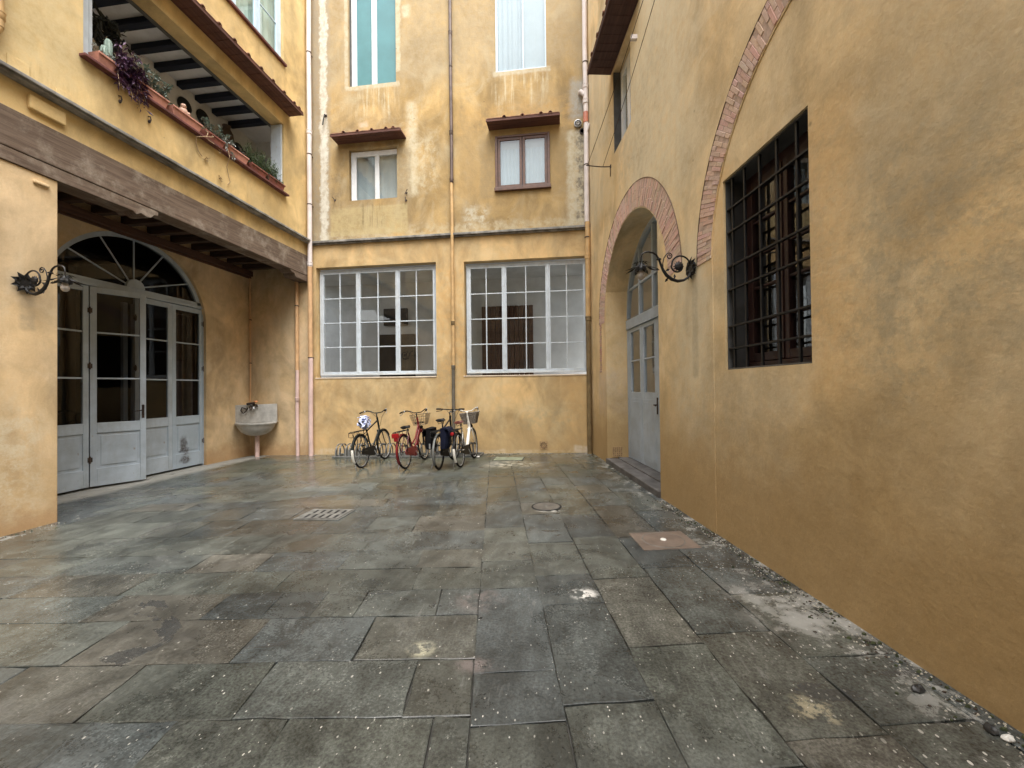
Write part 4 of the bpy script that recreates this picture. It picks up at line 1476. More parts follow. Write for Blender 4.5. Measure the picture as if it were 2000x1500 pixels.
def make_lamp(label):
    t = thing('wall_lamp', label, 'wall lamp', group='wrought iron wall lamps')
    rnd = random.Random(5)
    k = .00062
    def Q(pts, x=0.):
        return [(x, -(1400 - p[0]) * k, (690 - p[1]) * k) for p in pts]
    m = MB()
    # main sweep: from the wall under the scroll, up and over to the lamp
    main = [(1360, 780), (1310, 850), (1230, 900), (1120, 915), (1010, 880), (920, 810), (860, 720), (820, 620), (785, 520), (740, 450), (680, 410), (600, 395), (530, 405), (480, 440), (462, 500), (460, 560)]
    m.tube(Q(main), [.010, .012, .014, .018, .02, .019, .016, .013, .012, .010, .010, .010, .009, .009, .008, .008], 8)
    # round scroll
    sc = [(1365, 640), (1345, 560)] + [(1170 + p[0] * 1, 630 - p[1]) for p in spiral((0, 0), 175, 150, .35, PI, 14)] + [(1130 + p[0], 650 - p[1]) for p in spiral((0, 0), 122, 70, PI, 2 * PI + .6, 16)]
    m.tube(Q(sc), .0095, 8)
    # small curl
    cu = [(862, 690), (855, 600), (880, 500), (930, 430), (975, 412)] + [(975 + p[0], 470 - p[1]) for p in spiral((0, 0), 56, 16, PI / 2 - .2, -2 * PI, 22)]
    m.tube(Q(cu), .006, 6)
    m.lathe([(.012, -.012), (.026, -.006), (.026, .004), (.012, .012)], (0, -(1400 - 785) * k, (690 - 525) * k), n=10)
    m.build('scroll_arm', M['iron'], t, smooth=True)
    m = MB()
    m.ball((0, -(1400 - 1145) * k, (690 - 650) * k), .022, .05, .05, 10)
    for i in range(12):
        a = 2 * PI * i / 12
        m.leaf((0, -(1400 - 1145) * k, (690 - 650) * k), (rnd.uniform(-.2, .2), math.cos(a), math.sin(a)), (1, 0, 0), .062, .03)
    m.build('leaf_boss', M['iron'], t)
    for p, d in (((800, 720), (-1, .25)), ((950, 850), (-.5, -.8)), ((1060, 880), (.1, 1)), ((900, 740), (.8, .4))):
        m = MB()
        m.leaf(Q([p])[0], (rnd.uniform(-.4, .4), d[0], d[1]), (1, 0, 0), .06, .03)
        m.build('leaf', M['iron'], t)
    m = MB()
    m.lathe([(.0, -.03), (.05, -.028), (.075, -.01), (.075, 0)], (0, 0, 0), 'y', 14)
    for ring, L, lift in ((9, .10, .03), (7, .07, .06)):
        for i in range(ring):
            a = 2 * PI * (i + .5 * (ring == 7)) / ring
            m.leaf((.03 * math.cos(a), -.02, .03 * math.sin(a)), (math.cos(a), -lift * 8, math.sin(a)), (0, -1, 0), L, .062, .5)
    m.build('wall_rosette', M['iron'], t)
    # leafy shade with its bulb
    cy = -(1400 - 460) * k
    m = MB()
    m.lathe([(.012, .06), (.03, .055), (.05, .03), (.062, -.005), (.062, -.03), (.05, -.03), (.045, .0), (.02, .03)], (0, cy, .0), n=14)
    for i in range(8):
        a = 2 * PI * i / 8
        m.leaf((.05 * math.cos(a), cy + .05 * math.sin(a), .03), (math.cos(a), math.sin(a), -1.1), (0, 0, 1), .135, .055, -.9)
        m.leaf((.02 * math.cos(a + .3), cy + .02 * math.sin(a + .3), .055), (math.cos(a + .3), math.sin(a + .3), .35), (0, 0, 1), .075, .03, .8)
    m.build('leaf_shade', M['iron'], t)
    m = MB()
    m.lathe([(.022, .0), (.034, -.03), (.042, -.06), (.036, -.088), (.018, -.104), (.0, -.108)], (0, cy, -.02), n=14)
    m.build('bulb', M['bulb'], t, smooth=True)
    return t


lampA = make_lamp('black iron scroll lamp on the pillar left of the arched glass doors')
lampA.location = (-6.33, 4.05, 2.80)
lampA.rotation_euler = (0, 0, PI / 2)
def rp(s, o, z):                                            # point on the right wall: s along, o out of the wall
    return (.6 + s * math.sin(RA) - o * math.cos(RA), 9.54 - s * math.cos(RA) - o * math.sin(RA), z)
copy_thing(lampA, rp(4.87, 0, 2.80), (0, 0, RA - PI / 2), 'black iron scroll lamp on the brown wall between the two brick arches')

# ------------------------------------------------------------------ planters on the loggia sill (x = world y, -y out)
def lp(u, o, z):
    return (-6.33 + o, u, z)


PL = [(4.76, 5.24, .15, 'cactus and trailing purple foliage at its right end', 'terra'), (5.27, 5.79, .15, 'grey green leaves above it', 'terra'),
      (5.83, 6.40, .15, 'small clay figure behind its rim', 'terra'), (6.43, 6.88, .135, 'pale stems looping over its front', 'sill'),
      (6.92, 7.46, .155, 'silver leaves trailing at its left end', 'terra'), (7.50, 7.98, .13, 'feathery green plant above it', 'sill'),
      (8.01, 8.54, .14, 'right end of the loggia sill under the grey jamb', 'sill')]
M['terra_dark'] = paint('dark_terracotta', (.27, .095, .07), .85, var=.2, scale=8, dirt=(.18, .09, .07), dirt_amt=.6)
for (u0, u1, h, desc, mt) in PL:
    u = (u0 + u1) / 2
    t = thing('planter', ('pink terracotta window box with ' if mt == 'terra' else 'dark red window box with ') + desc if 'end of the' not in desc else 'dark red window box at the ' + desc,
              'planter', lp(u, 0, 6.0), (0, 0, PI / 2), group='window boxes on the loggia sill')
    w = (u1 - u0) / 2 - .012
    m = MB()
    y0, y1 = -.095, .085
    bt = .034
    m.add([(-w + bt, y0 + bt, .012), (w - bt, y0 + bt, .012), (w - bt, y1 - bt, .012), (-w + bt, y1 - bt, .012), (-w, y0, h), (w, y0, h), (w, y1, h), (-w, y1, h),
           (-w + .015, y0 + .015, h), (w - .015, y0 + .015, h), (w - .015, y1 - .015, h), (-w + .015, y1 - .015, h),
           (-w + .02, y0 + .02, h - .03), (w - .02, y0 + .02, h - .03), (w - .02, y1 - .02, h - .03), (-w + .02, y1 - .02, h - .03)],
          [(0, 1, 2, 3)] + [(a, (a + 1) % 4, (a + 1) % 4 + 4, a + 4) for a in range(4)] + [(a + 4, (a + 1) % 4 + 4, (a + 1) % 4 + 8, a + 8) for a in range(4)] + [(a + 8, (a + 1) % 4 + 8, (a + 1) % 4 + 12, a + 12) for a in range(4)])
    mt2 = M['terra'] if mt == 'terra' else M['terra_dark']
    m.build('trough', mt2, t, bevel=.004)
    m = MB()
    m.box(-w - .002, w + .002, y0 - .008, y0 + .002, h - .026, h + .002)
    m.build('rim', mt2, t, bevel=.003)
    m = MB()
    m.quad((-w + .02, y0 + .02, h - .028), (w - .02, y0 + .02, h - .028), (w - .02, y1 - .02, h - .028), (-w + .02, y1 - .02, h - .028))
    m.build('soil', M['soil'], t)


def leafy(name, label, cat, u0, u1, o0, o1, z0, z1, n, L, W, mat, seed, droop=0., base=None, stem='dry', fluff=False):
    """Many small leaves on stems that spring from the box."""
    rnd = random.Random(seed)
    u, z = (u0 + u1) / 2, base if base is not None else z0
    t = thing(name, label, cat, lp(u, 0, z), (0, 0, PI / 2))
    st, lf = MB(), MB()
    ns = max(4, n // (14 if not fluff else 10))
    for i in range(ns):
        x = rnd.uniform(u0, u1) - u
        p0 = Vector((x * .7, rnd.uniform(-.05, .05), .0))
        tip = Vector((x + rnd.gauss(0, .03), -rnd.uniform(o0, o1), rnd.uniform(z0, z1) - z))
        mid = (p0 + tip) / 2 + Vector((rnd.gauss(0, .02), -.03 if droop else 0, .10 if droop else .02))
        pts = [p0.lerp(mid, s / 4).lerp(mid.lerp(tip, s / 4), s / 4) for s in range(5)]
        st.tube(pts, [.004, .004, .003, .003, .002], 5)
        for j in range(n // ns):
            s = rnd.uniform(.25, 1.)
            q = p0.lerp(mid, s).lerp(mid.lerp(tip, s), s)
            d = Vector((rnd.gauss(0, 1), rnd.gauss(-.3, .8), rnd.gauss(.2 - droop, .7)))
            lf.leaf(q, d, (rnd.gauss(0, .4), rnd.gauss(0, .4), 1), L * rnd.uniform(.6, 1.25), W * rnd.uniform(.7, 1.2), rnd.uniform(0, .9))
    st.build('stems', M[stem], t)
    lf.build('leaves', M[mat], t)
    return t


leafy('purple_plant', 'dense purple trailing plant spilling over the front of the window boxes', 'plant', 4.98, 5.40, .02, .2, 5.74, 6.46, 1000, .10, .030, 'purple', 1, .5, base=6.1)
t = leafy('grey_green_plant', 'grey green small leaved plant to the right of the purple one', 'plant', 5.22, 5.82, -.05, .12, 6.16, 6.54, 520, .06, .03, 'greygreen', 2, .1)
leafy('succulent_plant', 'round leaved grey green plant above the dark red window box in the middle', 'plant', 6.42, 7.15, -.04, .12, 6.12, 6.42, 330, .048, .034, 'greygreen', 3, .1)
leafy('silver_plant', 'pale silver leaved plant trailing over the middle window box', 'plant', 6.84, 7.12, .08, .16, 5.86, 6.22, 110, .05, .03, 'pale_leaf', 4, .5, base=6.1)
leafy('feathery_plant', 'feathery yellow green plant in front of the grey jamb', 'plant', 7.40, 8.40, -.06, .13, 6.10, 6.55, 1900, .075, .010, 'green', 5, .0, fluff=True, stem='green')
leafy('green_plant', 'dark green leafy plant between the silver one and the feathery one', 'plant', 7.2, 7.62, -.05, .06, 6.12, 6.32, 170, .05, .025, 'darkleaf', 6, .1)
leafy('small_plant', 'little blue green plant in the last window box by the jamb', 'plant', 8.28, 8.53, -.03, .10, 6.1, 6.27, 90, .045, .02, 'greygreen', 7, .2)
t = thing('trailing_stems', 'bare looping dry stems hanging below the middle window boxes', 'plant', lp(6.7, 0, 6.1), (0, 0, PI / 2))
m = MB()
m.tube([(-.25, -.05, .03), (-.24, -.13, -.02), (-.28, -.14, -.12), (-.35, -.13, -.17), (-.41, -.06, -.20), (-.38, -.03, -.30), (-.33, -.02, -.40), (-.25, -.02, -.45)], .007, 6)
m.tube([(-.1, -.05, .03), (-.13, -.13, -.04), (-.22, -.15, -.10), (-.30, -.14, -.14), (-.25, -.14, -.17), (-.12, -.13, -.16)], .007, 6)
m.tube([(.22, -.08, .0), (.24, -.12, -.2), (.26, -.04, -.36), (.32, -.02, -.5), (.36, -.02, -.6), (.30, -.02, -.68)], .006, 6)
m.build('stems', M['dry'], t)
rnd = random.Random(8)
m = MB()
for c in ((-.2, -.03, -.48), (.12, -.03, -.68), (.12, -.03, -.62), (.05, -.1, -.2), (-.14, -.03, -.44)):
    for i in range(7):
        m.leaf(c, (rnd.gauss(0, 1), rnd.gauss(-.3, .6), rnd.gauss(0, 1)), (0, 0, 1), .055, .018)
m.build('withered_leaves', M['dry'], t)
t = thing('cactus', 'pale green column cactus in the first window box', 'cactus', lp(4.98, 0, 6.1), (0, 0, PI / 2))
m = MB()
for x, h, r in ((0, .40, .04), (-.06, .26, .032), (.055, .2, .03)):
    n = 18
    prof = [(0, r * .9), (h * .5, r * 1.05), (h * .85, r), (h * .96, r * .65), (h, .004)]
    vs = []
    for z, rr in prof:
        for j in range(n):
            a = 2 * PI * j / n
            q = rr * (1.12 if j % 2 else .9)
            vs.append((x + q * math.cos(a), q * math.sin(a) + .02, z))
    m.add(vs, [(i * n + j, i * n + (j + 1) % n, (i + 1) * n + (j + 1) % n, (i + 1) * n + j) for i in range(len(prof) - 1) for j in range(n)])
m.build('stem', M['cactus'], t, smooth=True)
leafy('white_succulent', 'low whitish succulent at the left end of the first window box', 'plant', 4.78, 4.96, .0, .09, 6.14, 6.22, 60, .05, .018, 'pale_leaf', 9, .2)
t = thing('garden_figure', 'small peach clay figure with a white collar behind the pink window box', 'figurine', lp(6.2, -.10, 6.0), (0, 0, PI / 2))
m = MB()
m.lathe([(.10, 0), (.11, .1), (.10, .18), (.07, .24)], (0, 0, 0), n=16)
m.lathe([(.105, .15), (.125, .17), (.12, .20), (.085, .23)], (0, 0, 0), n=16)
m.build('white_collar', M['white'], t, smooth=True)
m = MB()
m.ball((0, 0, .29), .068, .068, .075)
m.ball((.045, -.05, .27), .035, .045, .028, 8)
m.ball((-.02, -.03, .37), .045, .045, .04, 8)
m.build('head', M['skin'], t, smooth=True)
for (u, z, rx, rz, lab, mt) in ((7.43, 7.36, .15, .145, 'black round plate on the loggia wall, leftmost and behind the clay figure', 'darkplate'),
                            (7.86, 7.40, .15, .15, 'black round plate on the loggia wall, middle one of the row', 'darkplate'),
                            (8.83, 7.26, .15, .12, 'black round plate low on the loggia wall above the feathery plant', 'darkplate')):
    t = thing('wall_plate', lab, 'plate', lp(u, -1.355, z), (0, 0, PI / 2), group='dark plates on the loggia wall')
    m = MB()
    m.lathe([(rx, 0), (rx, -.015), (rx * .92, -.03), (rx * .6, -.02), (.001, -.02)], (0, 0, 0), 'y', 24)
    m.build('dish', M[mt], t, smooth=True)
    m = MB()
    m.lathe([(rx * 1.0, -.012), (rx * 1.06, -.02), (rx * 1.0, -.032)], (0, 0, 0), 'y', 24)
    m.build('rim', M[mt], t, smooth=True)
t = thing('clay_jar', 'tall brown clay jar between the black plates of the loggia', 'jar', lp(8.33, -1.20, 6.9), (0, 0, PI / 2))
m = MB()
m.lathe([(.07, 0), (.12, .1), (.15, .25), (.13, .42), (.08, .52), (.07, .56), (.09, .6)], (0, 0, 0), n=18)
m.build('body', M['darkclay'], t, smooth=True)
m = MB()
m.box(-.25, .25, -.10, .15, -.05, 0)
m.build('shelf', M['darkclay'], t)
t = thing('hanging_wreath', 'tangled black dried wreath hanging at the left end of the loggia', 'wreath', lp(5.42, -.6, 6.95), (0, 0, PI / 2))
m = MB()
rnd = random.Random(12)
for i in range(16):
    a0 = rnd.uniform(0, 6)
    pts = [(rnd.gauss(0, .015) + .17 * math.cos(a0 + j * .5) * rnd.uniform(.8, 1.15), rnd.gauss(0, .05), .2 * math.sin(a0 + j * .5) * rnd.uniform(.8, 1.15) + .05) for j in range(9)]
    m.tube(pts, .014, 5)
m.build('twigs', M['darkleaf'], t)
m = MB()
for i in range(160):
    p = Vector((rnd.gauss(0, .12), rnd.gauss(0, .06), rnd.gauss(.03, .13)))
    m.leaf(p, (rnd.gauss(0, 1), rnd.gauss(0, 1), rnd.gauss(0, 1)), (0, 0, 1), .12, .05)
m.build('leaves', M['darkleaf'], t)
m = MB()
m.tube([(0, 0, .2), (-.1, .1, .45), (-.2, .2, .66)], .02, 6)
m.build('cord', M['darkleaf'], t)

# ------------------------------------------------------------------ wall bits
def wall_bit(name, label, cat, loc, rot, parts, group=None):
    t = thing(name, label, cat, loc, rot, group)
    for nm, m, mt, sm in parts:
        m.build(nm, M[mt], t, smooth=sm)
    return t


a, b = MB(), MB()
a.lathe([(.085, 0), (.085, -.05), (.07, -.055), (.068, .0)], (0, 0, 0), 'y', 18)
b.lathe([(.045, .0), (.045, -.04), (.03, -.045), (.001, -.02)], (0, -.02, -.005), 'y', 14)
wall_bit('flue_outlet', 'round grey flue outlet with a cap beside the right drainpipe', 'vent', (.37, 9.54, 7.58), (0, 0, 0), [('ring', a, 'alu', True), ('cap', b, 'stone', True)])
a, b = MB(), MB()
a.lathe([(.065, .01), (.065, -.03), (.05, -.03), (.05, .01)], (0, 0, 0), 'y', 16)
b.lathe([(.05, -.004), (.001, -.004)], (0, 0, 0), 'y', 16)
wall_bit('pipe_hole', 'black open pipe hole just below the round flue outlet', 'vent', (.47, 9.535, 7.40), (0, 0, 0), [('sleeve', a, 'rust_iron', True), ('opening', b, 'black', False)])
a, b = MB(), MB()
a.box(-.095, .095, -.012, .0, -.095, .095)
for i in range(10):
    t0 = 2 * PI * i / 10
    b.ball((.07 * math.cos(t0), -.012, .07 * math.sin(t0)), .012, .005, .012, 8)
b.lathe([(.048, -.012), (.055, -.016), (.062, -.012)], (0, 0, 0), 'y', 18, cap=False)
b.lathe([(.018, -.012), (.024, -.016), (.03, -.012)], (0, 0, 0), 'y', 14, cap=False)
wall_bit('vent_grille', 'square terracotta vent with a ring of holes low on the end wall', 'vent', (-.50, 9.54, .16), (0, 0, 0), [('plate', a, 'screws', False), ('holes', b, 'vent_hole', False)], 'low wall vents')
a, b = MB(), MB()
a.box(-.10, .10, -.01, .0, -.10, .10)
rnd = random.Random(2)
for i in range(5):
    for j in range(5):
        b.ball((-.075 + i * .0375, -.010, -.075 + j * .0375), .011 if (i + j) % 2 else .007, .004, .011, 8)
wall_bit('vent_grille', 'square terracotta vent with a grid of holes beside the arched grey door', 'vent', (rp(1.3, -.2, 0)[0], rp(1.3, -.2, 0)[1], .22), (0, 0, RA), [('plate', a, 'screws', False), ('holes', b, 'vent_hole', False)], 'low wall vents')
for (x, z, lab, dx) in ((-5.63, 6.23, 'rusty shutter catch left of the white framed small window', 1), (-3.77, 6.28, 'rusty shutter catch right of the white framed small window, upper one', -1), (-3.78, 6.10, 'rusty shutter catch right of the small window, the lower stubby one', 0)):
    a, b = MB(), MB()
    a.tube([(0, 0, 0), (0, -.05, 0), (-.03 * dx, -.06, .05), (-.045 * dx, -.055, .06)], .009, 6)
    a.tube([(0, -.05, 0), (.02 * dx, -.06, -.055)], .011, 6)
    b.box(-.02, .02, -.008, 0, -.02, .02)
    wall_bit('shutter_catch', lab, 'shutter catch', (x, 9.54, z), (0, 0, 0), [('hook', a, 'rust_iron', True), ('plate', b, 'rust_iron', False)], 'iron shutter catches')
a, b = MB(), MB()
a.tube([(.02, 0, .12), (.02, -.06, .12), (0, -.07, .02), (-.03, -.07, -.14)], .016, 8)
b.box(-.01, .05, -.012, 0, .09, .15)
wall_bit('iron_bracket', 'short black iron bracket high beside the left drainpipe', 'bracket', (-5.88, 9.54, 8.25), (0, 0, 0), [('arm', a, 'iron', True), ('plate', b, 'rust_iron', False)])
for (u, z, lab) in ((5.10, 5.72, 'small rusty hook on the yellow wall under the purple plant'), (5.52, 5.70, 'small rusty hook on the yellow wall right of the purple plant')):
    a, b = MB(), MB()
    a.tube([(0, 0, .05), (0, -.035, .045), (.005, -.045, 0), (0, -.03, -.05)], .009, 6)
    b.ball((0, -.02, -.03), .018, .018, .03, 8)
    wall_bit('wall_hook', lab, 'hook', lp(u, 0, z), (0, 0, PI / 2), [('hook', a, 'rust_iron', True), ('knob', b, 'rust_iron', True)], 'hooks under the loggia')

# clothes line and its bracket
t = thing('line_bracket', 'thin iron bracket carrying the clothes lines beside the right drainpipe', 'bracket', rp(1.78, 0, 5.61), (0, 0, RA - PI / 2))
m = MB()
m.tube([(0, 0, 0), (-.01, -.18, .0), (-.02, -.46, .03)], .010, 6)
m.tube([(0, -.01, -.01), (0, -.01, -.18)], .008, 6)
m.build('arm', M['rust_iron'], t, smooth=True)
m = MB()
m.box(-.03, .03, -.012, 0, -.03, .03)
m.build('plate', M['rust_iron'], t)
t = thing('clothes_line', 'pair of thin clothes lines running up along the brown wall', 'clothes line', rp(1.76, .2, 5.61), (0, 0, RA - PI / 2))
for (y0, y1) in ((-.24, -.04), (.06, .04)):
    m = MB()
    n = 18
    m.tube([(0 + 3.6 * i / n, y0 + (y1 - y0) * i / n, .02 + 1.12 * i / n - .10 * math.sin(PI * i / n)) for i in range(n + 1)], .0045, 5)
    m.build('line', M['bronze'], t)
m = MB()
m.box(2.05, 2.10, -.10, -.02, .62, .68)
m.build('peg', M['pvc'], t)

# ------------------------------------------------------------------ things let into the floor
def on_floor(x, y, up=0.):
    return (x, y, fz(x) + up)


TILT = (0, -math.atan(SLOPE), 0)
t = thing('drain_grate', 'square slotted iron drain grate in the middle of the yard', 'drain', on_floor(-2.99, 4.80, .009), TILT)
m = MB()
m.wall([(-.29, -.21), (.29, -.21), (.29, .21), (-.29, .21)], [[(-.27, -.19), (.27, -.19), (.27, .19), (-.27, .19)]], 0, .02)
m.xf(Matrix.Rotation(-PI / 2, 4, 'X'))
m.build('frame', M['castiron'], t)
m = MB()
hs = []
for row in (-.09, .09):
    for i in range(5):
        x = -.19 + i * .095
        hs.append([(x - .004, row - .07), (x + .034, row - .07), (x + .020, row + .07), (x - .018, row + .07)])
m.wall([(-.262, -.182), (.262, -.182), (.262, .182), (-.262, .182)], hs, 0, .03)
m.xf(Matrix.Rotation(-PI / 2, 4, 'X'))
for i, v in enumerate(m.v):
    m.v[i] = (v[0], v[1], abs(v[2]) * -1 + .004)
m.build('grid', M['castiron'], t)
m = MB()
m.quad((-.265, -.185, -.0), (.265, -.185, -.0), (.265, .185, -.0), (-.265, .185, -.0))
m.build('pit', M['black'], t)
t = thing('manhole_cover', 'round dark stone manhole lid near the right side of the yard', 'manhole', on_floor(-.25, 5.24, .002), TILT)
m = MB()
m.lathe([(.001, .006), (.165, .006), (.17, .002), (.17, -.01)], n=32)
m.build('lid', M['manhole'], t)
m = MB()
m.lathe([(.168, .001), (.178, .007), (.19, .003), (.19, -.01)], n=32, cap=False)
m.build('ring', M['black'], t)
m = MB()
m.lathe([(.02, .006), (.016, .012), (.001, .012)], n=12)
m.build('knob', M['castiron'], t)
t = thing('stone_cover', 'square pinkish stone cover with a round lid by the brown wall', 'manhole', on_floor(.93, 4.14, .003), (0, -math.atan(SLOPE), RA))
m = MB()
m.box(-.27, .27, -.22, .22, -.015, .003)
m.build('slab', M['pinkstone'], t, bevel=.004)
m = MB()
m.lathe([(.001, .006), (.185, .006), (.19, .003)], n=36)
m.build('lid', M['pinkstone'], t)
m = MB()
m.lathe([(.19, .002), (.192, .0052), (.198, .0052), (.2, .002)], n=36, cap=False)
m.build('groove', M['castiron'], t)
m = MB()
m.lathe([(.03, .006), (.024, .014), (.001, .015)], n=12)
m.build('knob', M['droppings'], t)
t = thing('floor_slab', 'mossy pale green rectangular slab near the foot of the end wall', 'slab', on_floor(-1.22, 8.78, .003), TILT)
m = MB()
m.box(-.31, .31, -.2, .2, -.015, .006)
m.build('slab', M['mossy'], t, bevel=.005)
m = MB()
m.box(-.33, .33, -.22, .22, -.018, .0025)
m.build('border', M['joint'], t)
for (x, y, s, lab, mt, rz) in ((1.67, 2.22, .036, 'dark pebble lying near the foot of the brown wall', 'darkstone', .4), (1.775, 1.995, .034, 'dark pebble with a pale rim at the very foot of the brown wall', 'darkstone', 1.2),
                           (1.80, 1.955, .026, 'white pebble beside the darker one at the foot of the brown wall', 'droppings', .2), (-1.94, 9.0, .04, 'white pebble at the right end of the bicycle rack', 'droppings', .2)):
    t = thing('pebble', lab, 'pebble', on_floor(x, y), (0, 0, rz), group='pebbles on the paving')
    m = MB()
    m.ball((0, 0, s * .3), s, s * .62, s * .45, 12)
    rnd = random.Random(int(x * 100))
    for i, v in enumerate(m.v):
        f = 1 + .18 * math.sin(v[0] * 90 + i % 3) 
        m.v[i] = (v[0] * f, v[1] * f, max(-.004, v[2] * f))
    m.build('stone', M[mt], t, smooth=True)

# crumbs of plaster and bits of leaf that gather along the foot of the walls: past counting
def litter(name, n, mat, size, seed, flat=.4):
    rnd = random.Random(seed)
    m = MB()
    for i in range(n):
        q = rnd.random()
        d = min(.5, abs(rnd.gauss(0, .09)) + .012)
        if q < .72:
            x, y, _ = rp(rnd.uniform(4.0, 9.2), d, 0)
        elif q < .86:
            x, y = -6.33 + d, rnd.uniform(1.5, 4.4)
        else:
            x, y = rnd.uniform(-6.2, .5), 9.52 - d
        s = size * rnd.uniform(.4, 1.3)
        a = rnd.uniform(0, 6.28)
        k0 = len(m.v)
        pts = [(s * rnd.uniform(.6, 1.1) * math.cos(a + j * 1.257), s * .7 * rnd.uniform(.6, 1.1) * math.sin(a + j * 1.257)) for j in range(5)]
        z = fz(x) + .0035
        m.add([(x + p[0], y + p[1], z - .003) for p in pts] + [(x + p[0] * .6, y + p[1] * .6, z + s * flat * rnd.uniform(.6, 1.2)) for p in pts],
              [(j, (j + 1) % 5, (j + 1) % 5 + 5, j + 5) for j in range(5)] + [(5, 6, 7, 8, 9)])
    o = m.build(name, M[mat])
    o['kind'] = 'stuff'
    return o


litter('plaster_crumbs', 650, 'crumb', .0065, 31)
litter('leaf_litter', 300, 'soil', .011, 32, .2)
litter('moss_tufts', 200, 'moss', .013, 33, .5)

# ------------------------------------------------------------------ bicycle rack (x along the wall, y towards it)
rk = thing('bicycle_rack', 'low galvanised bicycle rack standing along the end wall', 'bicycle rack', (-3.68, 9.12, fz(-3.68)), (0, -math.atan(SLOPE), 0))
m = MB()
for y in (-.07, .34):
    m.box(-1.78, 1.78, y - .02, y + .02, .003, .04)
for x in (-1.76, -.6, .6, 1.76):
    m.box(x - .02, x + .02, -.05, .32, .004, .036)
m.build('base', M['steel'], rk, bevel=.004)
for i in range(14):
    x = -1.70 + i * .248
    for dx in (0, .09):
        m = MB()
        xx = x + dx
        m.tube([(xx, -.07, .03), (xx, -.05, .16), (xx, .0, .25), (xx, .06, .29), (xx, .14, .30), (xx, .22, .285), (xx, .30, .22), (xx, .34, .12), (xx, .34, .03)], .014, 8)
        m.box(xx - .004, xx + .004, -.05, .03, .03, .22)
        m.build('wheel_hoop', M['steel'], rk, smooth=True)

# ------------------------------------------------------------------ bicycles (x forward, y left, z up, rear axle over the origin)
WB = 1.06


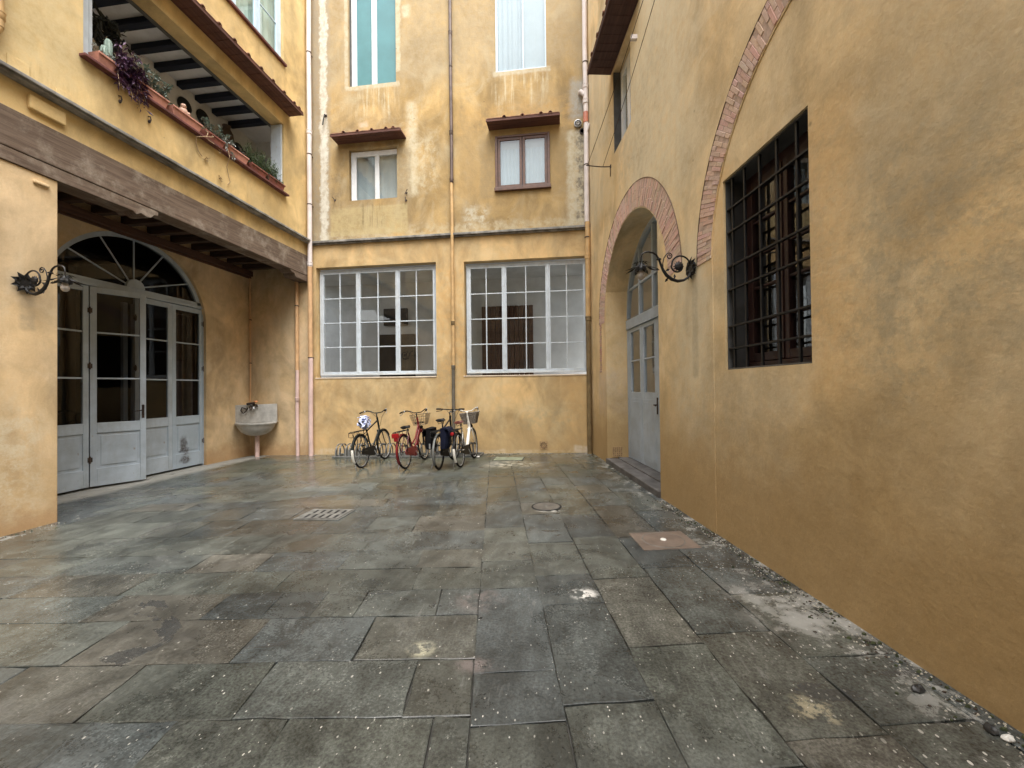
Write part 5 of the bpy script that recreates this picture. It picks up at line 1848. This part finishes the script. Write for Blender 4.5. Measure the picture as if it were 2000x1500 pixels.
def bicycle(label, loc, lean, frame, step, bars, saddle_mat, saddle_z, fender_mat, light=True, basket=None, rack=True, R0=.335, turn=0., panniers=False, bar_z=1.08, tail='blackplastic', down=None, rz=0., rim='alu', grip='blackplastic', bar_mat='chrome'):
    t = thing('bicycle', label, 'bicycle', loc, (R(lean), 0, PI / 2 + R(rz)), group='bicycles parked nose first in the rack')
    H = R0
    bb = (.45, 0, .285)
    st = (.29, 0, saddle_z - .12)
    ht, hb = (.845, 0, bar_z - .13), (.895, 0, .70)
    m = MB()
    def tb(a, b, r):
        m.tube([a, b], r, 10)
    m.tube([bb, st], .016, 10)
    if step:
        if down is None:
            m.tube([bb, (.62, 0, .40), hb], .021, 10)
            m.tube([(.40, 0, .43), (.62, 0, .52), (.875, 0, .80)], .016, 10)
    else:
        tb(bb, hb, .019)
        tb((.305, 0, saddle_z - .19), (.858, 0, bar_z - .19), .016)
    m.tube([hb, ht], .021, 10)
    for s in (-1, 1):
        m.tube([(bb[0] - .01, s * .03, bb[2]), (.28, s * .045, H - .02), (0, s * .062, H)], .010, 8)
        m.tube([(0, s * .062, H), (.18, s * .045, H + .30), (st[0] + .012, s * .02, st[2] - .10)], .009, 8)
    m.lathe([(.024, -.04), (.024, .04)], bb, 'y', 12)
    m.build('frame', M[frame], t, smooth=True)
    if down:
        d = MB()
        d.tube([bb, (.60, 0, .37), (.72, 0, .5), hb, (.865, 0, .84)], [.034, .036, .036, .032, .028], 12)
        d.build('down_tube', M[down], t, smooth=True)
    m = MB()
    m.tube([st, (st[0] - .02, 0, saddle_z - .05)], .0135, 10)
    m.build('seat_post', M['chrome'], t, smooth=True)
    # saddle: broad at the back, nose forward, sprung underneath
    m = MB()
    sx = st[0] - .03
    prof = [(-.14, .055, .0), (-.12, .095, .012), (-.07, .10, .012), (-.01, .07, .008), (.05, .04, .006), (.11, .026, .008), (.135, .012, .004)]
    vs, n = [], 10
    for x, w, z in prof:
        for j in range(n):
            a = 2 * PI * j / n
            vs.append((sx + x, w * math.cos(a), saddle_z + z + (.022 if math.sin(a) > 0 else .034) * math.sin(a) - .012 * abs(math.cos(a)) ** 3))
    m.add(vs, [(i * n + j, i * n + (j + 1) % n, (i + 1) * n + (j + 1) % n, (i + 1) * n + j) for i in range(len(prof) - 1) for j in range(n)] + [tuple(range(n)), tuple(range((len(prof) - 1) * n, len(prof) * n))])
    sd = m.build('saddle', M[saddle_mat], t, smooth=True)
    m = MB()
    for s in (-1, 1):
        m.tube([(sx - .10, s * .055, saddle_z - .025), (sx - .06, s * .05, saddle_z - .075), (sx + .02, s * .02, saddle_z - .06), (sx + .1, s * .01, saddle_z - .02)], .006, 6)
    m.build('spring', M['blackplastic'], sd)
    # fork, steered a little by 'turn'
    S0 = Matrix.Translation(Vector(hb)) @ Matrix.Rotation(R(turn), 4, Vector((ht[0] - hb[0], 0, ht[2] - hb[2])).normalized()) @ Matrix.Translation(-Vector(hb))
    m = MB()
    for s in (-1, 1):
        m.tube([(hb[0] + .005, s * .05, hb[2] - .03), (.935, s * .055, .55), (.985, s * .056, .42), (WB, s * .056, H)], [.014, .012, .010, .008], 8)
    m.tube([(hb[0] + .005, -.055, hb[2] - .028), (hb[0] + .005, .055, hb[2] - .028)], .016, 8)
    m.xf(S0).build('fork', M[frame], t, smooth=True)
    # wheels
    for nm, cx in (('rear', 0.), ('front', WB)):
        X = S0 if nm == 'front' else Matrix.Identity(4)
        m = MB()
        rr = H - .035
        for k in range(24):
            a = 2 * PI * k / 24
            b = a + (.5 if k % 2 else -.5)
            s = .03 if (k // 2) % 2 else -.03
            m.tube([(cx + .02 * math.cos(b), s, H + .02 * math.sin(b)), (cx + rr * math.cos(a), 0, H + rr * math.sin(a))], .0009, 4)
        m.lathe([(.012, -.055), (.024, -.04), (.024, -.032), (.016, -.028), (.016, .028), (.024, .032), (.024, .04), (.012, .055)], (cx, 0, H), 'y', 12)
        wh = m.xf(X).build('wheel', M['spoke'], t)
        m = MB()
        m.lathe([(rr - .012, -.008), (rr + .008, -.013), (rr + .012, -.011), (rr + .012, .011), (rr + .008, .013), (rr - .012, .008), (rr - .012, -.008)], (cx, 0, H), 'y', 40)
        m.xf(X).build('rim', M[rim], wh, smooth=True)
        m = MB()
        q = 40
        m.tube([(cx + (H - .02) * math.cos(2 * PI * k / q), 0, H + (H - .02) * math.sin(2 * PI * k / q)) for k in range(q)], .020, 10, closed=True)
        m.xf(X).build('tyre', M['rubber'], wh, smooth=True)
    # mudguards
    for nm, cx, a0, a1 in (('rear', 0., R(25), R(215)), ('front', WB, R(30), R(175))):
        if nm == 'front' and basket is None and bars == 'flat':
            continue
        m = MB()
        n, rg = 22, H + .018
        cs = [(-.025, -.010), (-.017, .003), (0, .007), (.017, .003), (.025, -.010)]
        vs = []
        for i in range(n + 1):
            a = a0 + (a1 - a0) * i / n
            for y, dr in cs:
                vs.append((cx + (rg + dr) * math.cos(a), y, H + (rg + dr) * math.sin(a)))
        m.add(vs, [(i * 5 + j, i * 5 + j + 1, (i + 1) * 5 + j + 1, (i + 1) * 5 + j) for i in range(n) for j in range(4)])
        if nm == 'front':
            m.xf(S0)
        g = m.build('mudguard', M[fender_mat if nm == 'rear' else frame], t, smooth=True)
        md = g.modifiers.new('thickness', 'SOLIDIFY')
        md.thickness = .003
        if nm == 'rear' and tail != 'blackplastic':
            p = MB()
            vs = []
            b0, b1 = R(168), R(212)
            for i in range(9):
                a = b0 + (b1 - b0) * i / 8
                for y, dr in cs:
                    vs.append((cx + (rg + dr + .0035) * math.cos(a), y * 1.04, H + (rg + dr + .0035) * math.sin(a)))
            p.add(vs, [(i * 5 + j, i * 5 + j + 1, (i + 1) * 5 + j + 1, (i + 1) * 5 + j) for i in range(8) for j in range(4)])
            p.build('tail_flash', M[tail], g, smooth=True)
    # drive
    m = MB()
    m.lathe([(.085, -.002), (.092, .0), (.085, .002), (.06, .002), (.06, -.002), (.085, -.002)], (bb[0], -.05, bb[2]), 'y', 24)
    m.tube([(bb[0], -.06, bb[2]), (bb[0] + .10, -.075, bb[2] - .13)], .010, 8)
    m.tube([(bb[0], .06, bb[2]), (bb[0] - .10, .075, bb[2] + .13)], .010, 8)
    ck = m.build('crank', M['alu'], t)
    for s in (-1, 1):
        m = MB()
        c = (bb[0] - s * -.10 if s < 0 else bb[0] - .10, s * .125, bb[2] + s * .13)
        c = (bb[0] + .10, -.125, bb[2] - .13) if s < 0 else (bb[0] - .10, .125, bb[2] + .13)
        m.box(c[0] - .045, c[0] + .045, c[1] - .045, c[1] + .045, c[2] - .012, c[2] + .012)
        m.build('pedal', M['blackplastic'], ck, bevel=.005)
    m = MB()
    m.prism([(-.06, H - .055), (.42, bb[2] - .105), (.52, bb[2] - .08), (.55, bb[2]), (.51, bb[2] + .085), (.42, bb[2] + .105), (-.04, H + .055), (-.08, H)], -.062, -.048)
    m.build('chain_guard', M['blackplastic'] if frame != 'red_bike' else M['red_bike'], t, bevel=.006)
    m = MB()
    m.tube([(.10, .06, H - .03), (.06, .13, .16), (.03, .17, .012)], .009, 6)
    m.build('kickstand', M['alu'], t)
    # bars
    top = (ht[0] - .012, 0, bar_z - .06)
    m = MB()
    m.tube([ht, top, (top[0] + .035, 0, bar_z - .03)], .013, 8)
    if bars == 'swept':
        bx, bz = top[0] + .035, bar_z - .03
        prof = [(0, 0, 0), (.03, .09, .005), (.03, .15, .04), (-.01, .21, .065), (-.07, .25, .06), (-.13, .275, .05), (-.22, .29, .03)]
        g0 = 4
    else:
        bx, bz = top[0] + .05, bar_z
        prof = [(0, 0, 0), (.01, .1, .005), (.0, .2, .012), (-.01, .22, .014), (-.025, .32, .015)]
        g0 = 2
    half = [(bx + p[0], p[1], bz + p[2]) for p in prof]
    m.tube([(p[0], -p[1], p[2]) for p in half[::-1]] + half[1:], .0115, 8)
    hbm = m.xf(S0).build('handlebar', M[bar_mat], t, smooth=True)
    for s in (-1, 1):
        m = MB()
        pa, pb = half[-2], half[-1]
        pa, pb = (pa[0], s * pa[1], pa[2]), (pb[0], s * pb[1], pb[2])
        m.tube([pa, pb], .017, 10)
        m.xf(S0).build('grip', M[grip], hbm, smooth=True)
        m = MB()
        pc = half[g0]
        m.tube([(pc[0] + .0, s * (pc[1] - .01), pc[2] - .015), (pc[0] - .02, s * (pc[1] + .02), pc[2] - .035), (pb[0] + .02, s * abs(pb[1]) * 1.04, pb[2] - .055)], .0075, 6)
        m.ball((pc[0], s * pc[1], pc[2]), .022, .018, .018, 8)
        m.xf(S0).build('brake_lever', M['alu'] if bars == 'swept' else M['blackplastic'], hbm)
        m = MB()
        m.tube([(pc[0] + .02, s * pc[1], pc[2] - .01), (pc[0] + .12, s * pc[1] * .75, pc[2] - .02), (pc[0] + .16, s * .06, pc[2] - .16), (hb[0] + .02, s * .015, hb[2] + .06)], .004, 5)
        m.xf(S0).build('cable', M['blackplastic'], hbm)
    if rack:
        m = MB()
        zt = H * 2 + .075
        for s in (-1, 1):
            m.tube([(.22, s * .05, zt), (.0, s * .07, zt), (-.22, s * .07, zt), (-.30, s * .055, zt - .01), (-.315, 0, zt - .012)], .0065, 6)
            m.tube([(-.16, s * .07, zt), (-.05, s * .075, H + .15), (0, s * .07, H)], .006, 6)
            m.tube([(.05, s * .07, zt), (.02, s * .074, H + .15), (0, s * .07, H)], .006, 6)
        for y in (-.03, 0, .03):
            m.tube([(.2, y, zt + .002), (-.29, y, zt + .002)], .005, 6)
        for x in (-.2, -.05, .1):
            m.tube([(x, -.07, zt), (x, .07, zt)], .005, 6)
        m.tube([(-.30, -.055, zt), (-.325, -.05, zt - .09), (-.32, 0, zt - .1), (-.325, .05, zt - .09), (-.30, .055, zt)], .006, 6)
        m.build('rack', M['blackplastic'], t, smooth=True)
    if light:
        m = MB()
        zt = H * 2 + .02
        if panniers:
            m.lathe([(.001, -.02), (.035, -.018), (.035, .02), (.02, .03)], (-.33, 0, zt), 'x', 12)
        else:
            m.box(-.345, -.30, -.07, .07, zt - .05, zt + .035)
            m.prism([(-.34, zt - .048), (-.30, zt - .048), (-.31, zt - .12), (-.33, zt - .12)], -.035, .035)
        m.build('rear_light', M['red_plastic'], t, bevel=.01)
    if basket:
        b = MB()
        x0, x1, w0, w1, z0, z1 = .90, 1.17, .13, .19, bar_z - .30, bar_z - .07
        n = 12
        def ring(z, f):
            X0, X1, W = .93 - .03 * f, 1.12 + .06 * f, w0 + (w1 - w0) * f
            return [(X0, -W, z), (X1, -W, z), (X1, W, z), (X0, W, z)]
        def along(rg, k):
            out = []
            for i in range(4):
                a, c = rg[i], rg[(i + 1) % 4]
                for j in range(k):
                    out.append(tuple(a[q] + (c[q] - a[q]) * j / k for q in range(3)))
            return out
        if basket == 'wire':
            for f in (0, .25, .5, .75, 1.):
                rg = ring(z0 + (z1 - z0) * f, f)
                b.tube(along(rg, 2), .0065 if f in (0, 1.) else .0042, 5, closed=True)
            lo, hi = along(ring(z0, 0), 7), along(ring(z1, 1), 7)
            for a, c in zip(lo, hi):
                b.tube([a, c], .0042, 5)
            for a, c in zip(lo[1:7], lo[14 + 6:14:-1]):
                b.tube([a, c], .0042, 5)
        else:
            for f in [i / 11 for i in range(12)]:
                rg = along(ring(z0 + (z1 - z0) * f, f), 6)
                o = .005 if int(f * 11) % 2 else -.005
                b.tube([(p[0] + o * (1 if i % 2 else -1), p[1] + o * (1 if i % 2 else -1), p[2]) for i, p in enumerate(rg)], .011, 6, closed=True)
            b.add([tuple(p) for p in ring(z0 + .006, 0)], [(0, 1, 2, 3)])
        b.xf(S0).build('basket', M['wire' if basket == 'wire' else 'wicker'], t)
        m = MB()
        m.tube([(hb[0] + .01, 0, z0 + .05), (.95, 0, z0 + .05)], .01, 6)
        m.box(.94, .97, -.1, .1, z0 + .03, z0 + .07)
        m.lathe([(.001, .06), (.035, .055), (.045, .03), (.03, -.02), (.001, -.03)], (1.0, 0, z0 - .06), 'x', 12)
        m.xf(S0).build('basket_bracket', M['blackplastic'], t)
    elif bars == 'never':
        m = MB()
        m.lathe([(.001, .05), (.04, .045), (.05, .02), (.03, -.04), (.001, -.05)], (.97, 0, .80), 'x', 12)
        m.build('headlamp', M['blackplastic'], t, smooth=True)
    return t


def bpos(x, y):
    return (x, y, fz(x) + .002)


bicycle('dark green city bicycle with swept bars, leftmost in the rack', bpos(-4.05, 7.80), -5.5, 'green_bike', False, 'swept', 'blackplastic', .90, 'green_bike', light=False, tail='white_bike', bar_z=1.09, bar_mat='green_bike')
bicycle('red ladies bicycle with a beige wire basket', bpos(-3.10, 7.70), -6., 'red_bike', True, 'swept', 'blackplastic', .80, 'red_bike', basket='wire', bar_z=1.08, bar_mat='black_bike', rim='chrome', rz=-1)
bicycle('black trekking bicycle with flat bars and grey mudguard', bpos(-2.40, 7.62), -1.5, 'black_bike', False, 'flat', 'blackplastic', .93, 'steel', light=False, bar_z=1.10, bar_mat='black_bike', turn=-8, tail='blackplastic', rim='blackplastic')
bicycle('cream step-through bicycle with a wicker basket, rightmost in the rack', bpos(-2.03, 7.84), -6., 'white_bike', True, 'swept', 'brownleather', .87, 'black_bike', basket='wicker', down='white_bike', panniers=True, bar_z=1.08, bar_mat='white_bike', tail='white_bike', rz=-2)

# panniers hanging from the black bicycle's rack
for s, lab, mt in ((1, 'large black pannier bag hanging on the left of the black bicycle', 'cloth_black'), (-1, 'navy blue pannier bag hanging on the right of the black bicycle', 'cloth_navy')):
    t = thing('pannier_bag', lab, 'bag', bpos(-2.40, 7.62), (R(-1.5), 0, PI / 2), group='pannier bags on the black bicycle')
    m = MB()
    rnd = random.Random(3)
    y0, y1 = s * .085, s * .25
    vs, fs = [], []
    nx, nz = 7, 8
    for side, y in ((0, y0), (1, y1)):
        for i in range(nx):
            for j in range(nz):
                fx, fz_ = i / (nx - 1), j / (nz - 1)
                bul = math.sin(PI * fx) ** .5 * math.sin(PI * min(1, fz_ * .9 + .06)) ** .5
                yy = y0 + (y - y0) * (.55 + .45 * bul) + (rnd.gauss(0, .006) if side else 0)
                vs.append((-.17 + .34 * fx + .02 * (fz_ - .5), yy, .41 + .38 * fz_))
    q = nx * nz
    for i in range(nx - 1):
        for j in range(nz - 1):
            a = i * nz + j
            fs += [(a, a + 1, a + nz + 1, a + nz), (q + a, q + a + nz, q + a + nz + 1, q + a + 1)]
    for i in range(nx - 1):
        for j in (0, nz - 1):
            a = i * nz + j
            fs.append((a, a + nz, q + a + nz, q + a))
    for j in range(nz - 1):
        for i in (0, nx - 1):
            a = i * nz + j
            fs.append((a, a + 1, q + a + 1, q + a))
    m.add(vs, fs)
    m.build('body', M[mt], t, smooth=True, bevel=.012)
    m = MB()
    m.prism([(s * .08, .80), (s * .17, .815), (s * .235, .79), (s * .262, .74), (s * .264, .64), (s * .254, .64), (s * .25, .735), (s * .22, .775), (s * .08, .785)], -.165, .165, 'yz')
    m.build('flap', M[mt], t, bevel=.008)
    for x in (-.1, .1):
        m = MB()
        m.box(x - .012, x + .012, s * .262 - .012, s * .262 + .012, .50, .72)
        m.build('strap', M['blackplastic'], t)
    if s > 0:
        m = MB()
        m.box(-.185, -.178, .10, .13, .43, .52)
        m.build('reflector', M['alu'], t)

# plastic bag tied over the first saddle
t = thing('plastic_bag', 'crumpled white and blue plastic bag tied over the saddle of the dark green bicycle', 'plastic bag', bpos(-4.05, 7.80), (R(-5.5), 0, PI / 2))
m = MB()
rnd = random.Random(6)
n, k = 22, 12
vs = []
for i in range(k + 1):
    th = PI * i / k
    for j in range(n):
        a = 2 * PI * j / n
        f = 1 + .2 * math.sin(4 * a + 3 * th) + .12 * math.sin(7 * a - 5 * th) + rnd.gauss(0, .07)
        vs.append((.25 + .15 * f * math.sin(th) * math.cos(a), .098 * f * math.sin(th) * math.sin(a), .89 + .115 * f * math.cos(th)))
m.add(vs, [(i * n + j, (i + 1) * n + j, (i + 1) * n + (j + 1) % n, i * n + (j + 1) % n) for i in range(k) for j in range(n)])
m.build('bag', M['bag'], t)
m = MB()
for i in range(14):
    a = rnd.uniform(0, 6.28)
    m.leaf((.25 + .05 * math.cos(a), .04 * math.sin(a), .99), (math.cos(a), math.sin(a), rnd.uniform(-.2, .9)), (0, 0, 1), .11, .08, .5)
m.build('knot', M['bag'], t)

# ------------------------------------------------------------------ light and camera
w = bpy.data.worlds.new('World')
S.world = w
w.use_nodes = True
nt = w.node_tree
nt.nodes.clear()
sky = nt.nodes.new('ShaderNodeTexSky')
sky.sky_type = 'NISHITA'
sky.sun_disc = False
SUN_EL, SUN_AZ = R(66), R(150)
sky.sun_elevation = SUN_EL
sky.sun_rotation = SUN_AZ
sky.air_density = 1.4
sky.dust_density = 4.
hs = nt.nodes.new('ShaderNodeHueSaturation')              # overcast: the blue is mostly washed out
hs.inputs['Saturation'].default_value = .25
bg = nt.nodes.new('ShaderNodeBackground')
bg.inputs['Strength'].default_value = .13
ow = nt.nodes.new('ShaderNodeOutputWorld')
nt.links.new(sky.outputs[0], hs.inputs['Color'])
nt.links.new(hs.outputs[0], bg.inputs['Color'])
nt.links.new(bg.outputs[0], ow.inputs[0])
l = bpy.data.lights.new('overcast_sun', 'SUN')
l.energy = 1.2
l.angle = R(50)
l.color = (1, .96, .90)
so = bpy.data.objects.new('overcast_sun', l)
C.objects.link(so)
so.rotation_euler = (PI / 2 - SUN_EL, 0, PI - SUN_AZ)

cam = bpy.data.cameras.new('camera')
cam.sensor_width = 36
cam.lens = 14.4
cam.clip_start = .05
cam.clip_end = 300
co = bpy.data.objects.new('camera', cam)
C.objects.link(co)
co.matrix_world = Matrix.Translation((0, 0, 1.5)) @ Matrix.Rotation(math.atan(103 / 800), 4, 'Z') @ Matrix.Rotation(PI / 2 + math.atan(7.7 / 800), 4, 'X') @ Matrix.Rotation(-.0105, 4, 'Z')
S.camera = co
S.view_settings.view_transform = 'Standard'
S.view_settings.look = 'None'
S.view_settings.gamma = 1
S.view_settings.exposure = 1.95
S.cycles.max_bounces = 10
S.cycles.diffuse_bounces = 6
S.cycles.transparent_max_bounces = 12
